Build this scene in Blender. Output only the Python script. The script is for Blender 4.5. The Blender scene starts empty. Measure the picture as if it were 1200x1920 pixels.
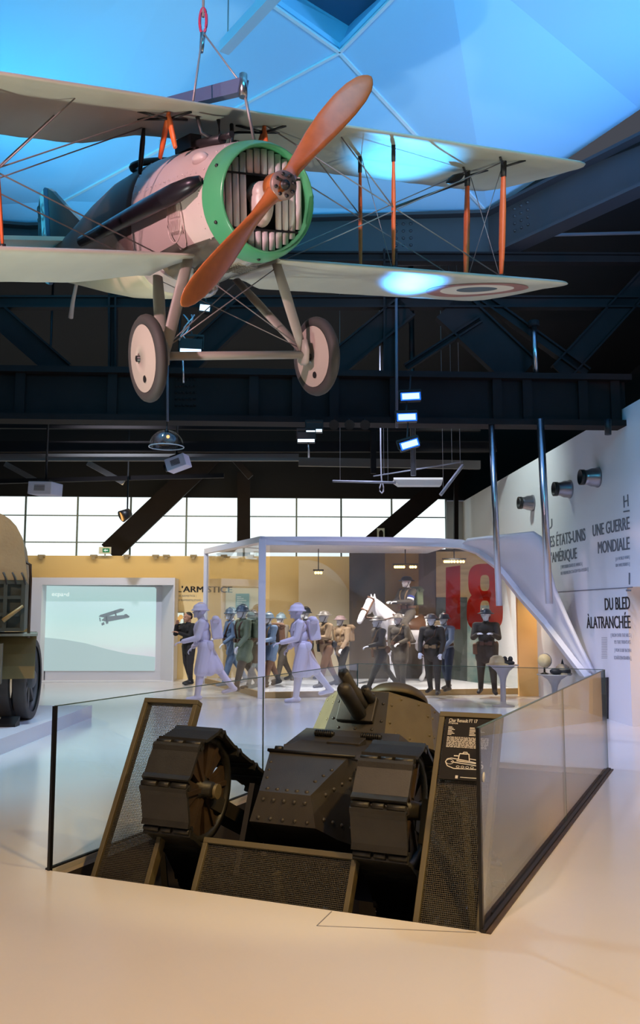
import bpy, bmesh, math, random
from math import sin, cos, pi, radians, sqrt, atan2
from mathutils import Vector, Matrix
random.seed(11)
SC = bpy.context.scene
COL = SC.collection

# ---------------------------------------------------------------- camera
FPX, EYE = 1650.0, 1.7
PITCH = math.atan(186 / FPX)
cam_data = bpy.data.cameras.new('camera')
cam_data.sensor_fit = 'VERTICAL'
cam_data.sensor_height = 36.0
cam_data.lens = FPX / 1920 * 36.0
cam_data.clip_end = 200
cam = bpy.data.objects.new('camera', cam_data)
cam.location = (0, 0, EYE)
cam.rotation_euler = (pi / 2 + PITCH, 0, 0)
COL.objects.link(cam)
SC.camera = cam

# ---------------------------------------------------------------- world, view, lights
SC.view_settings.view_transform = 'Standard'
SC.view_settings.look = 'None'
SC.view_settings.gamma = 1.0
SC.view_settings.use_curve_mapping = False
SC.view_settings.exposure = 0.0
world = bpy.data.worlds.new('hall_air')
SC.world = world
world.use_nodes = True
bg = world.node_tree.nodes['Background']
bg.inputs[0].default_value = (0.60, 0.64, 0.80, 1)
bg.inputs[1].default_value = 0.10
SC.cycles.max_bounces = 8
SC.cycles.transparent_max_bounces = 16
SC.cycles.caustics_reflective = False
SC.cycles.caustics_refractive = False
SC.cycles.use_denoising = True
SC.cycles.sample_clamp_indirect = 6.0


def aim(o, target):
    d = Vector(target) - Vector(o.location)
    o.rotation_euler = d.to_track_quat('-Z', 'Y').to_euler()


def spot(name, loc, target, col, watts, deg=60, blend=0.6, size=0.15):
    d = bpy.data.lights.new(name, 'SPOT')
    d.energy, d.color, d.spot_size, d.spot_blend, d.shadow_soft_size = watts, col, radians(deg), blend, size
    o = bpy.data.objects.new(name, d)
    o.location = loc
    COL.objects.link(o)
    aim(o, target)
    return o


def area(name, loc, target, col, watts, sx, sy):
    d = bpy.data.lights.new(name, 'AREA')
    d.shape = 'RECTANGLE'
    d.energy, d.color, d.size, d.size_y = watts, col, sx, sy
    o = bpy.data.objects.new(name, d)
    o.location = loc
    COL.objects.link(o)
    aim(o, target)
    return o


# blue floods washing the ceiling (they stand beside and behind the visitor)
def wash(loc, target, col, watts, sx, sy, spread=105):
    o = area('ceiling_flood', loc, target, col, watts, sx, sy)
    o.data.spread = radians(spread)


wash((-5.6, 10.5, 5.9), (-3.0, 11.5, 8.7), (0.04, 0.54, 0.90), 75, 1.6, 2.0)
wash((5.7, 8.5, 5.6), (3.0, 11.0, 8.7), (0.16, 0.45, 0.98), 120, 1.6, 2.0)
wash((1.2, 3.5, 6.9), (1.2, 10.5, 8.75), (0.05, 0.56, 0.86), 160, 3.5, 1.0, 120)
wash((-4.6, 4.5, 6.6), (-3.2, 9.5, 8.75), (0.04, 0.52, 0.90), 50, 2.0, 1.0)
# warm gallery lamps
spot('gallery_lamp', (3.4, 0.2, 7.6), (2.1, 4.2, 0), (1.0, 0.57, 0.17), 2200, 75, 1.0, 0.2)
spot('gallery_lamp', (-2.6, 0.2, 7.6), (-1.4, 3.6, 0), (1.0, 0.66, 0.42), 1400, 75, 1.0, 0.2)
spot('gallery_lamp', (4.6, 3.2, 6.6), (0.1, 6.2, 0.5), (1.0, 0.76, 0.40), 900, 24, 0.5, 0.06)
spot('gallery_lamp', (-4.2, 0.9, 5.1), (-0.7, 6.3, 4.7), (1.0, 0.62, 0.66), 1900, 44, 0.8, 0.08)
spot('gallery_lamp', (-5.5, 7.5, 5.5), (-4.6, 12.0, 1.8), (1.0, 0.70, 0.40), 420, 60, 0.8, 0.08)
# added unseen fills: cool wash on mid floor and right-hand wall
spot('hall_fill', (-3.2, 11.3, 7.6), (-2.6, 9.0, 0), (0.50, 0.80, 1.0), 1600, 85, 1.0, 0.2)
spot('hall_fill', (0.5, 15.0, 7.2), (0.5, 14.5, 0), (0.56, 0.62, 1.0), 1700, 95, 1.0, 0.2)
spot('hall_fill', (1.5, 17.0, 6.5), (5.0, 18.5, 3.6), (0.85, 1.0, 0.97), 420, 90, 1.0, 0.1)
spot('hall_fill', (1.0, 10.5, 7.0), (3.6, 11.0, 0), (0.56, 0.60, 1.0), 1100, 75, 1.0, 0.2)
spot('gallery_lamp', (-5.2, 6.4, 3.8), (0.25, 7.45, 0.70), (0.84, 1.0, 0.88), 4500, 9, 0.5, 0.05)
spot('pedestal_fill', (3.3, 13.6, 4.4), (3.9, 15.4, 0.95), (1.0, 0.80, 0.48), 420, 26, 0.8, 0.03)  # added unseen spot that brightens the helmets on the pedestals
# added low fills out of view, brightening the lower wing's underside
spot('underwing_fill', (-3.6, 4.2, 0.15), (-1.9, 6.0, 4.3), (0.92, 1.0, 0.86), 700, 60, 1.0, 0.1)
spot('underwing_fill', (3.9, 5.0, 0.15), (1.6, 7.2, 4.2), (0.92, 1.0, 0.86), 520, 60, 1.0, 0.1)
spot('hall_fill', (-4.2, 16.5, 6.9), (-4.4, 20.6, 0.3), (0.78, 0.84, 1.0), 1300, 80, 1.0, 0.1)  # added fill that lifts the projection booth and the back floor
# warm wash over the far partition
area('partition_lamp', (-3.5, 20.6, 4.6), (-3.5, 22.6, 2.2), (1.0, 0.76, 0.42), 110, 8, 0.4)
# blue beams from the floods on the far girder onto the biplane's wing
spot('flood_beam', (1.27, 12.2, 4.05), (0.80, 7.8, 5.78), (0.06, 0.45, 1.0), 3200, 15, 0.9, 0.05)
spot('flood_beam', (1.27, 12.2, 3.95), (0.88, 7.9, 4.72), (0.05, 0.36, 1.0), 2400, 9, 1.0, 0.05)
# ---------------------------------------------------------------- helpers
_cp, _sp = cos(PITCH), sin(PITCH)


def ray(px, py):
    a, b = (px - 600) / FPX, (960 - py) / FPX
    return Vector((a, _cp - b * _sp, _sp + b * _cp))


def at_y(px, py, y):
    r = ray(px, py)
    return Vector((0, 0, EYE)) + r * (y / r.y)


def at_z(px, py, z):
    r = ray(px, py)
    return Vector((0, 0, EYE)) + r * ((z - EYE) / r.z)


ROOM = radians(3.02)
RX = Vector((cos(ROOM), sin(ROOM), 0))
RY = Vector((-sin(ROOM), cos(ROOM), 0))
U_R, V_B = 5.33, 24.45


def room(u, v, z):
    return RX * u + RY * v + Vector((0, 0, z))


def at_u(px, py, u=U_R):
    r = ray(px, py)
    return Vector((0, 0, EYE)) + r * (u / r.dot(RX))


def at_v(px, py, v):
    r = ray(px, py)
    return Vector((0, 0, EYE)) + r * (v / r.dot(RY))


def lin(c):
    return tuple(((v / 255) / 12.92 if v <= 10 else ((v / 255 + 0.055) / 1.055) ** 2.4) for v in c)


MATS = {}


def mat(name, col, rough=0.55, metal=0.0, var=0.0, vscale=6.0, bump=0.0, bscale=60.0, spec=0.5, emit=None, estr=0.0, stretch=None, coat=0.0, col2=None):
    if name in MATS:
        return MATS[name]
    m = bpy.data.materials.new(name)
    m.use_nodes = True
    nt = m.node_tree
    b = nt.nodes['Principled BSDF']
    c = lin(col) + (1,)
    b.inputs['Base Color'].default_value = c
    b.inputs['Roughness'].default_value = rough
    b.inputs['Metallic'].default_value = metal
    b.inputs['Specular IOR Level'].default_value = spec
    b.inputs['Coat Weight'].default_value = coat
    m.diffuse_color = c
    if emit:
        b.inputs['Emission Color'].default_value = lin(emit) + (1,)
        b.inputs['Emission Strength'].default_value = estr
    tc = None
    if var or bump:
        tc = nt.nodes.new('ShaderNodeTexCoord')
        mp = nt.nodes.new('ShaderNodeMapping')
        if stretch:
            mp.inputs['Scale'].default_value = stretch
        nt.links.new(tc.outputs['Object'], mp.inputs[0])
    if var:
        n = nt.nodes.new('ShaderNodeTexNoise')
        n.inputs['Scale'].default_value = vscale
        n.inputs['Detail'].default_value = 6
        nt.links.new(mp.outputs[0], n.inputs['Vector'])
        r = nt.nodes.new('ShaderNodeValToRGB')
        r.color_ramp.elements[0].position = 0.3
        r.color_ramp.elements[1].position = 0.7
        d = lin(col2) if col2 else tuple(v * (1 - var) for v in c[:3])
        r.color_ramp.elements[0].color = d + (1,)
        r.color_ramp.elements[1].color = c if col2 else tuple(min(1, v * (1 + var * 0.5)) for v in c[:3]) + (1,)
        nt.links.new(n.outputs['Fac'], r.inputs[0])
        nt.links.new(r.outputs[0], b.inputs['Base Color'])
    if bump:
        n2 = nt.nodes.new('ShaderNodeTexNoise')
        n2.inputs['Scale'].default_value = bscale
        n2.inputs['Detail'].default_value = 4
        nt.links.new(mp.outputs[0], n2.inputs['Vector'])
        bp = nt.nodes.new('ShaderNodeBump')
        bp.inputs['Strength'].default_value = bump
        bp.inputs['Distance'].default_value = 0.01
        nt.links.new(n2.outputs['Fac'], bp.inputs['Height'])
        nt.links.new(bp.outputs[0], b.inputs['Normal'])
    MATS[name] = m
    return m


def glass_mat(name, tint=(0.96, 0.98, 0.98), base=0.05, rough=0.01):
    if name in MATS:
        return MATS[name]
    m = bpy.data.materials.new(name)
    m.use_nodes = True
    nt = m.node_tree
    nt.nodes.clear()
    out = nt.nodes.new('ShaderNodeOutputMaterial')
    mix = nt.nodes.new('ShaderNodeMixShader')
    tr = nt.nodes.new('ShaderNodeBsdfTransparent')
    gl = nt.nodes.new('ShaderNodeBsdfGlossy')
    lw_ = nt.nodes.new('ShaderNodeLayerWeight')
    lw_.inputs[0].default_value = 0.5
    pw = nt.nodes.new('ShaderNodeMath')
    pw.operation = 'POWER'
    pw.inputs[1].default_value = 4.0
    ma = nt.nodes.new('ShaderNodeMath')
    ma.operation = 'MULTIPLY_ADD'
    ma.inputs[1].default_value = 0.95
    ma.inputs[2].default_value = base
    nt.links.new(lw_.outputs['Facing'], pw.inputs[0])
    nt.links.new(pw.outputs[0], ma.inputs[0])
    fr = ma
    tr.inputs[0].default_value = tint + (1,)
    gl.inputs['Roughness'].default_value = rough
    nt.links.new(fr.outputs[0], mix.inputs[0])
    nt.links.new(tr.outputs[0], mix.inputs[1])
    nt.links.new(gl.outputs[0], mix.inputs[2])
    nt.links.new(mix.outputs[0], out.inputs[0])
    MATS[name] = m
    return m


def emat(name, col, s):
    if name in MATS:
        return MATS[name]
    m = bpy.data.materials.new(name)
    m.use_nodes = True
    nt = m.node_tree
    nt.nodes.clear()
    out = nt.nodes.new('ShaderNodeOutputMaterial')
    e = nt.nodes.new('ShaderNodeEmission')
    e.inputs[0].default_value = lin(col) + (1,)
    e.inputs[1].default_value = s
    nt.links.new(e.outputs[0], out.inputs[0])
    MATS[name] = m
    return m


def frame(d, up=Vector((0, 0, 1))):
    """rotation whose Z runs along d"""
    z = Vector(d).normalized()
    u = Vector(up)
    if abs(z.dot(u.normalized())) > 0.98:
        u = Vector((0, 1, 0)) if abs(z.y) < 0.9 else Vector((1, 0, 0))
    x = u.cross(z).normalized()
    y = z.cross(x)
    return Matrix((x, y, z)).transposed()


WORLD = set()


def adopt(o, parent):
    """parent o; children of a thing built in hall coordinates keep their place"""
    o.parent = parent
    if parent.name in WORLD:
        o.matrix_parent_inverse = parent.matrix_basis.inverted()


class MB:
    def __init__(self):
        self.v, self.f, self.s, self.m = [], [], [], []

    def add(self, vs, fs, smooth=False, mi=0):
        o = len(self.v)
        self.v += [Vector(p) for p in vs]
        self.f += [tuple(i + o for i in f) for f in fs]
        self.s += [smooth] * len(fs)
        self.m += [mi] * len(fs)
        return self

    def box(self, c, s, R=None, mi=0):
        c = Vector(c)
        vs = []
        for z in (-1, 1):
            for x, y in ((-1, -1), (1, -1), (1, 1), (-1, 1)):
                p = Vector((x * s[0] / 2, y * s[1] / 2, z * s[2] / 2))
                vs.append(c + (R @ p if R else p))
        return self.add(vs, [(3, 2, 1, 0), (4, 5, 6, 7), (0, 1, 5, 4), (1, 2, 6, 5), (2, 3, 7, 6), (3, 0, 4, 7)], False, mi)

    def bar(self, p, q, w, h, up=(0, 0, 1), mi=0):
        p, q = Vector(p), Vector(q)
        d = q - p
        return self.box((p + q) / 2, (w, h, d.length), frame(d, Vector(up)), mi)

    def hexa(self, lo, hi, mi=0):
        """solid between two rings of equal length"""
        n = len(lo)
        fs = [tuple(range(n))[::-1], tuple(range(n, 2 * n))]
        fs += [(i, (i + 1) % n, n + (i + 1) % n, n + i) for i in range(n)]
        return self.add(list(lo) + list(hi), fs, False, mi)

    def slab(self, pts, t, mi=0):
        """polygon given thickness t along its normal (away from the side it faces)"""
        pts = [Vector(p) for p in pts]
        n = Vector()
        for i in range(len(pts)):
            a, b = pts[i], pts[(i + 1) % len(pts)]
            n += Vector(((a.y - b.y) * (a.z + b.z), (a.z - b.z) * (a.x + b.x), (a.x - b.x) * (a.y + b.y)))
        n.normalize()
        return self.hexa([p - n * t for p in pts], pts, mi)

    def loft(self, rings, cap=True, smooth=True, closed=True, mi=0):
        n = len(rings[0])
        vs = [p for r in rings for p in r]
        fs = []
        for k in range(len(rings) - 1):
            for i in range(n if closed else n - 1):
                j = (i + 1) % n
                fs.append((k * n + i, k * n + j, (k + 1) * n + j, (k + 1) * n + i))
        self.add(vs, fs, smooth, mi)
        if cap and closed:
            o = len(self.v) - len(vs)
            self.f += [tuple(o + i for i in range(n))[::-1], tuple(o + (len(rings) - 1) * n + i for i in range(n))]
            self.s += [False, False]
            self.m += [mi, mi]
        return self

    def tube(self, pts, r, n=10, cap=True, smooth=True, mi=0, flat=1.0, up=(0, 0, 1)):
        pts = [Vector(p) for p in pts]
        rs = r if isinstance(r, (list, tuple)) else [r] * len(pts)
        rings = []
        for i, p in enumerate(pts):
            d = pts[min(i + 1, len(pts) - 1)] - pts[max(i - 1, 0)]
            M = frame(d, Vector(up))
            rings.append([p + M @ Vector((cos(a) * rs[i] * flat, sin(a) * rs[i], 0)) for a in (2 * pi * k / n for k in range(n))])
        return self.loft(rings, cap, smooth, True, mi)

    def lathe(self, prof, n=24, M=None, o=(0, 0, 0), cap=False, smooth=True, mi=0):
        o = Vector(o)
        rings = []
        for r, z in prof:
            ring = []
            for k in range(n):
                a = 2 * pi * k / n
                p = Vector((r * cos(a), r * sin(a), z))
                ring.append(o + (M @ p if M else p))
            rings.append(ring)
        return self.loft(rings, cap, smooth, True, mi)

    def ball(self, c, r, n=16, k=10, mi=0, R=None):
        c = Vector(c)
        r = r if isinstance(r, (tuple, list)) else (r, r, r)
        rings = []
        for i in range(k + 1):
            t = pi * min(max(i / k, 0.01), 0.99)
            ring = []
            for a in (2 * pi * j / n for j in range(n)):
                p = Vector((r[0] * sin(t) * cos(a), r[1] * sin(t) * sin(a), -r[2] * cos(t)))
                ring.append(c + (R @ p if R else p))
            rings.append(ring)
        return self.loft(rings, True, True, True, mi)

    def rivet(self, c, nrm, r=0.012, n=8, mi=0):
        M = frame(nrm)
        return self.lathe([(r, 0), (r * 0.85, r * 0.45), (r * 0.4, r * 0.75), (0.001, r * 0.8)], n, M, c, False, True, mi)

    def build(self, name, m, parent=None, loc=None, bevel=0.0, fix=True):
        me = bpy.data.meshes.new(name)
        me.from_pydata([tuple(p) for p in self.v], [], self.f)
        me.update()
        for i, p in enumerate(me.polygons):
            p.use_smooth = self.s[i]
            p.material_index = self.m[i]
        for x in (m if isinstance(m, (list, tuple)) else [m]):
            me.materials.append(x)
        if fix:
            bm = bmesh.new()
            bm.from_mesh(me)
            bmesh.ops.recalc_face_normals(bm, faces=bm.faces)
            bm.to_mesh(me)
            bm.free()
        o = bpy.data.objects.new(name, me)
        COL.objects.link(o)
        if parent:
            adopt(o, parent)
        if loc:
            o.location = loc
        if bevel:
            bv = o.modifiers.new('bevel', 'BEVEL')
            bv.width = bevel
            bv.segments = 2
            bv.limit_method = 'ANGLE'
        return o


def tag(o, label, cat, group=None, kind=None):
    o['label'] = label
    o['category'] = cat
    if group:
        o['group'] = group
    if kind:
        o['kind'] = kind
    return o


def thing(name, label, cat, loc=(0, 0, 0), rz=0.0, group=None, local=False):
    o = bpy.data.objects.new(name, None)
    o.empty_display_size = 0.1
    COL.objects.link(o)
    o.location = loc
    o.rotation_euler = (0, 0, rz)
    if not local:
        WORLD.add(o.name)
    return tag(o, label, cat, group)


def struct(o):
    o['kind'] = 'structure'
    return o


def copy_tree(o, parent=None):
    c = o.copy()
    COL.objects.link(c)
    if parent:
        c.parent = parent
    for ch in list(o.children):
        copy_tree(ch, c)
    return c


def to_mesh(tmp, name, m, parent=None):
    """evaluate a temporary object into one clean mesh object"""
    COL.objects.link(tmp)
    dg = bpy.context.evaluated_depsgraph_get()
    dg.update()
    me = bpy.data.meshes.new_from_object(tmp.evaluated_get(dg))
    me.name = name
    data = tmp.data
    isc = tmp.type == 'FONT'
    bpy.data.objects.remove(tmp)
    (bpy.data.curves if isc else bpy.data.meshes).remove(data)
    me.materials.clear()
    for x in (m if isinstance(m, (list, tuple)) else [m]):
        me.materials.append(x)
    o = bpy.data.objects.new(name, me)
    COL.objects.link(o)
    if parent:
        adopt(o, parent)
    return o


def blob(name, prims, m, parent=None, voxel=0.012, smooth=2, mi_fn=None):
    """prims: ('c', p, q, r0, r1) tapered limb or ('e', c, (rx,ry,rz), R) ellipsoid -> one continuous skin"""
    mb = MB()
    for p in prims:
        if p[0] == 'c':
            a, b, r0, r1 = Vector(p[1]), Vector(p[2]), p[3], p[4]
            flat = p[5] if len(p) > 5 else 1.0
            n = 12
            d = b - a
            L = max(d.length, 1e-4)
            M = frame(d, Vector((0, 1, 0)) if abs(d.normalized().y) < 0.9 else Vector((0, 0, 1)))
            rings = []
            for t in (-90, -60, -30, 0):
                rr, h = r0 * cos(radians(t)), r0 * sin(radians(t))
                rings.append((max(rr, 1e-4), h))
            for t in (0, 30, 60, 90):
                rings.append((max(r1 * cos(radians(t)), 1e-4), L + r1 * sin(radians(t))))
            mb.lathe([(1, 0)], 3, M, a) if False else None
            rr2 = [[a + M @ Vector((r * cos(2 * pi * k / n), r * flat * sin(2 * pi * k / n), z)) for k in range(n)] for r, z in rings]
            mb.loft(rr2, True, True)
        else:
            mb.ball(p[1], p[2], 14, 10, 0, p[3] if len(p) > 3 else None)
    me = bpy.data.meshes.new(name)
    me.from_pydata([tuple(p) for p in mb.v], [], mb.f)
    bm = bmesh.new()
    bm.from_mesh(me)
    bmesh.ops.recalc_face_normals(bm, faces=bm.faces)
    bm.to_mesh(me)
    bm.free()
    t = bpy.data.objects.new(name, me)
    r = t.modifiers.new('r', 'REMESH')
    r.mode = 'VOXEL'
    r.voxel_size = voxel
    r.use_smooth_shade = True
    if smooth:
        s = t.modifiers.new('s', 'SMOOTH')
        s.iterations = smooth
        s.factor = 0.5
    o = to_mesh(t, name, m, parent)
    for p in o.data.polygons:
        p.use_smooth = True
    return o


def text(s, p0, p1, h, nrm, m, name='lettering', parent=None, bold=0.0, depth=0.004, fit=True, lift=0.004):
    """one line of lettering from p0 to p1 (baseline), capital height h, facing nrm"""
    cu = bpy.data.curves.new(name, 'FONT')
    cu.body = s
    cu.size = 1.0
    cu.extrude = 0.5
    cu.resolution_u = 3
    t = bpy.data.objects.new(name, cu)
    o = to_mesh(t, name, m, None)
    p0, p1, nrm = Vector(p0), Vector(p1), Vector(nrm).normalized()
    xs = [v.co.x for v in o.data.vertices]
    x0, x1 = min(xs), max(xs)
    d = p1 - p0
    sx = d.length / max(x1 - x0, 1e-4)
    sy = h / 0.72
    ex = d.normalized()
    ey = nrm.cross(ex)
    for v in o.data.vertices:
        q = p0 + ex * ((v.co.x - x0) * sx) + ey * (v.co.y * sy) + nrm * (lift + v.co.z * depth)
        v.co = q
    if bold:
        # heavier strokes: the same glyphs set three times, a little apart along the line
        vs = [v.co.copy() for v in o.data.vertices]
        fs = [tuple(p.vertices) for p in o.data.polygons]
        nv, nf = [], []
        for k in (-1, 0, 1):
            sh = ex * (k * bold * h) + nrm * (k * .0004)
            nf += [tuple(i + len(nv) for i in f_) for f_ in fs]
            nv += [tuple(p + sh) for p in vs]
        me = bpy.data.meshes.new(name)
        me.from_pydata(nv, [], nf)
        me.materials.append(m)
        o.data = me
    if parent:
        adopt(o, parent)
    return o


def lines(mb, p0, p1, n, gap, w, nrm, ragged=0.2, up=(0, 0, 1)):
    """rows of tiny print: thin strokes, too small in the photo to read"""
    p0, p1, nrm, up = Vector(p0), Vector(p1), Vector(nrm), Vector(up)
    d = p1 - p0
    for i in range(n):
        a = p0 - up * (gap * i)
        x = 0.0
        end = 1 - random.random() * ragged
        while x < end:
            l = 0.04 + random.random() * 0.09
            q0 = a + d * x
            q1 = a + d * min(end, x + l)
            mb.slab([q0 + nrm * .003, q1 + nrm * .003, q1 + up * w + nrm * .003, q0 + up * w + nrm * .003], 0.002)
            x += l + 0.025
# ---------------------------------------------------------------- the hall
M_FLOOR = mat('resin_floor', (226, 222, 216), 0.16, var=0.03, vscale=0.8, spec=0.5)
M_DARK = mat('black_steel', (36, 31, 31), 0.7, var=0.15, vscale=3, spec=0.12)
M_DARK2 = mat('black_roof', (20, 20, 23), 0.8)
M_WHITE = mat('white_wall', (232, 233, 236), 0.55)
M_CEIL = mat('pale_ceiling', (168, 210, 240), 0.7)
M_BEAM = mat('blue_grey_steel', (60, 54, 56), 0.5, var=0.1, vscale=2)
M_YELLOW = mat('ochre_partition', (238, 214, 158), 0.6)
M_PIT = mat('pit_lining', (46, 42, 38), 0.85, var=0.2, vscale=4)
M_STEEL = mat('brushed_steel', (185, 185, 190), 0.28, metal=1.0)
M_OFFBLACK = mat('off_black', (22, 22, 24), 0.5)

FL, FR, BR = at_z(92, 1632, 0), at_z(903, 1747, 0), at_z(1140, 1443, 0)
BL = FL + (BR - FR)
AX = (BR - FR).normalized()            # along the pit, away from the visitor
E1 = (FR - FL).normalized()            # along its front edge
ZUP = Vector((0, 0, 1))

mb = MB()
out = [Vector((-13, -3, 0)), Vector((8, -3, 0)), Vector((8, 27, 0)), Vector((-13, 27, 0))]
inn = [FL, FR, BR, BL]
for i in range(4):
    j = (i + 1) % 4
    mb.slab([out[i], out[j], inn[j], inn[i]], 0.06)
floor = struct(mb.build('floor', M_FLOOR))
mb = MB()
PD = -2.2
for i in range(4):
    a, b = inn[i], inn[(i + 1) % 4]
    n = (b - a).cross(ZUP).normalized()
    mb.hexa([a + ZUP * PD + n * .05, b + ZUP * PD + n * .05, b + n * .05 - ZUP * .062, a + n * .05 - ZUP * .062],
            [a + ZUP * PD, b + ZUP * PD, b - ZUP * .062, a - ZUP * .062])
struct(mb.build('wall_pit', M_PIT))
mb = MB()
mb.slab([p + ZUP * PD for p in inn], 0.05)
struct(mb.build('floor_pit', M_PIT))
# hair-line seam of a floor hatch in front of the pit
mb = MB()
h0, h1, h2 = at_z(594, 1736, 0.0), at_z(622, 1709, 0.0), at_z(893, 1749, 0.0)
mb.bar(h0, h1, .006, .003)
mb.bar(h0, h2, .006, .003)
struct(mb.build('trim_1', mat('seam_grey', (120, 118, 122), 0.6), floor))

# right-hand wall with an opening at the picture's edge
vA = at_u(1186, 1365).dot(RY)
zA = at_u(1190, 1100).z
HW = 4.78
mb = MB()


def uwall(v0, v1, z0, z1, u=U_R, t=0.25):
    mb.hexa([room(u, v0, z0), room(u, v1, z0), room(u, v1, z1), room(u, v0, z1)],
            [room(u + t, v0, z0), room(u + t, v1, z0), room(u + t, v1, z1), room(u + t, v0, z1)])


uwall(vA, V_B, 0, HW)
uwall(4.0, vA, zA, HW)
wall_right = struct(mb.build('wall_right', M_WHITE))
mb = MB()
mb.bar(at_u(1045, 1110, U_R - .004), at_u(1186, 1101, U_R - .004), .008, .012)
struct(mb.build('trim_2', mat('joint_grey', (110, 112, 125), 0.6), wall_right))
mb = MB()
uwall(4.0, vA + 0.1, 0, zA + .2, U_R + 0.9, 0.1)
struct(mb.build('wall_niche', mat('niche_cream', (245, 214, 160), 0.6)))
spot('niche_lamp', room(U_R + 0.5, vA - 1.3, 2.1), room(U_R + 0.85, vA - 0.7, 0.9), (1.0, 0.60, 0.22), 60, 120, 1.0, 0.1)
# dark upper walls and roof around the lower hall
mb = MB()
mb.hexa([room(U_R + .3, 3, HW - .05), room(9, 3, HW - .05), room(9, 25, HW - .05), room(U_R + .3, 25, HW - .05)],
        [room(U_R + .3, 3, HW - .15), room(9, 3, HW - .15), room(9, 25, HW - .15), room(U_R + .3, 25, HW - .15)])
mb.hexa([room(9, 3, 4), room(9, 25, 4), room(9, 25, 10), room(9, 3, 10)],
        [room(9.2, 3, 4), room(9.2, 25, 4), room(9.2, 25, 10), room(9.2, 3, 10)])
struct(mb.build('wall_upper', M_DARK2))
zW1 = at_v(300, 932, V_B).z
zW0 = at_v(300, 1046, V_B).z
mb = MB()
mb.hexa([room(-13, V_B, zW1), room(9, V_B, zW1), room(9, V_B, 10), room(-13, V_B, 10)],
        [room(-13, V_B + .3, zW1), room(9, V_B + .3, zW1), room(9, V_B + .3, 10), room(-13, V_B + .3, 10)])
uR = at_v(837, 980, V_B).dot(RX)
struct(mb.build('wall_header', M_DARK2))
mb = MB()
mb.hexa([room(uR, V_B, 0), room(U_R + .2, V_B, 0), room(U_R + .2, V_B, HW), room(uR, V_B, HW)],
        [room(uR, V_B + .3, 0), room(U_R + .2, V_B + .3, 0), room(U_R + .2, V_B + .3, HW), room(uR, V_B + .3, HW)])
mb.hexa([room(-13, V_B, 0), room(uR, V_B, 0), room(uR, V_B, zW0), room(-13, V_B, zW0)],
        [room(-13, V_B + .3, 0), room(uR, V_B + .3, 0), room(uR, V_B + .3, zW0), room(-13, V_B + .3, zW0)])
struct(mb.build('wall_back', mat('grey_wall', (196, 200, 202), 0.6)))
mb = MB()
mb.hexa([room(-11, 6, 0), room(-11, 25, 0), room(-11, 25, 9), room(-11, 6, 9)],
        [room(-11.2, 6, 0), room(-11.2, 25, 0), room(-11.2, 25, 9), room(-11.2, 6, 9)])
struct(mb.build('wall_left', M_DARK2))
mb = MB()
mb.hexa([room(-13, 14.2, 8.3), room(10, 14.2, 8.3), room(10, 25, 7.4), room(-13, 25, 7.4)],
        [room(-13, 14.2, 8.6), room(10, 14.2, 8.6), room(10, 25, 7.7), room(-13, 25, 7.7)])
struct(mb.build('ceiling_dark', M_DARK2))

# frosted daylight windows: one bay each
M_PANE = emat('daylight_pane', (238, 250, 250), 1.25)
M_MULL = mat('mullion_grey', (150, 165, 165), 0.5)
bays = [(-330, -140), (-140, 46), (46, 244), (244, 446), (466, 640), (640, 837)]
mids = {46: [144], 244: [349], 466: [556], 640: [735], -140: [-40], -330: [-240]}
for k, (xa, xb) in enumerate(bays):
    ua, ub = at_v(xa, 980, V_B).dot(RX), at_v(xb, 980, V_B).dot(RX)
    g = MB()
    g.hexa([room(ua, V_B + .1, zW0), room(ub, V_B + .1, zW0), room(ub, V_B + .1, zW1), room(ua, V_B + .1, zW1)],
           [room(ua, V_B + .13, zW0), room(ub, V_B + .13, zW0), room(ub, V_B + .13, zW1), room(ua, V_B + .13, zW1)])
    f = MB()
    for px in [xa] + mids.get(xa, []) + [xb]:
        u = at_v(px, 980, V_B).dot(RX)
        f.bar(room(u, V_B + .07, zW0), room(u, V_B + .07, zW1), .045, .05, RY)
    for py in (967, 1017):
        z = at_v(300, py, V_B).z
        f.bar(room(ua, V_B + .07, z), room(ub, V_B + .07, z), .022, .03)
    w = struct(f.build('window_%d' % (k + 1), M_MULL))
    g.build('pane', M_PANE, w)

# pale blue-lit ceiling in facets, with the box-shaped recess at the top
CZ = 8.75
A = at_z(637, 97, CZ)
B = at_z(118, 377, 8.32)
E0, E1c, E2, E3 = at_z(-260, 398, 8.25), at_z(55, 423, 8.1), at_z(915, 399, 8.1), at_z(1200, 205, CZ)
R1 = E3 + (E3 - E2) * 1.6
R1.z = CZ
L1, L0, R0 = Vector((-11, 10.5, 8.6)), Vector((-11, -3, CZ)), Vector((9, -3, CZ))
HL = A + (at_z(500, 0, CZ) - A) * 1.9
HR = A + (at_z(732, 0, CZ) - A) * 1.9
HF = HL + HR - A
mb = MB()
for poly in ([A, B, E1c, E2], [A, E2, E3, R1, R0, HF, HR], [A, HL, HF, R0, L0, L1, E0, B], [B, E0, E1c]):
    cen = sum(poly, Vector()) / len(poly)
    n = len(poly)
    mb.add(poly + [p + Vector((0, 0, .12)) for p in poly], [tuple(range(n)), tuple(range(2 * n - 1, n - 1, -1))] + [(i, n + i, n + (i + 1) % n, (i + 1) % n) for i in range(n)])
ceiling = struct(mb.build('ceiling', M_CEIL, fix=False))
mb = MB()
up = Vector((0, 0, 1.0))
i0, i1, i2 = at_z(655, 52, CZ + .7), at_z(570, 0, CZ + .7), at_z(728, 2, CZ + .7)
iHL, iHR = i0 + (i1 - i0) * 1.7, i0 + (i2 - i0) * 1.9
iHF = iHL + iHR - i0
o4, n4 = [A, HL, HF, HR], [i0, iHL, iHF, iHR]
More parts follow.
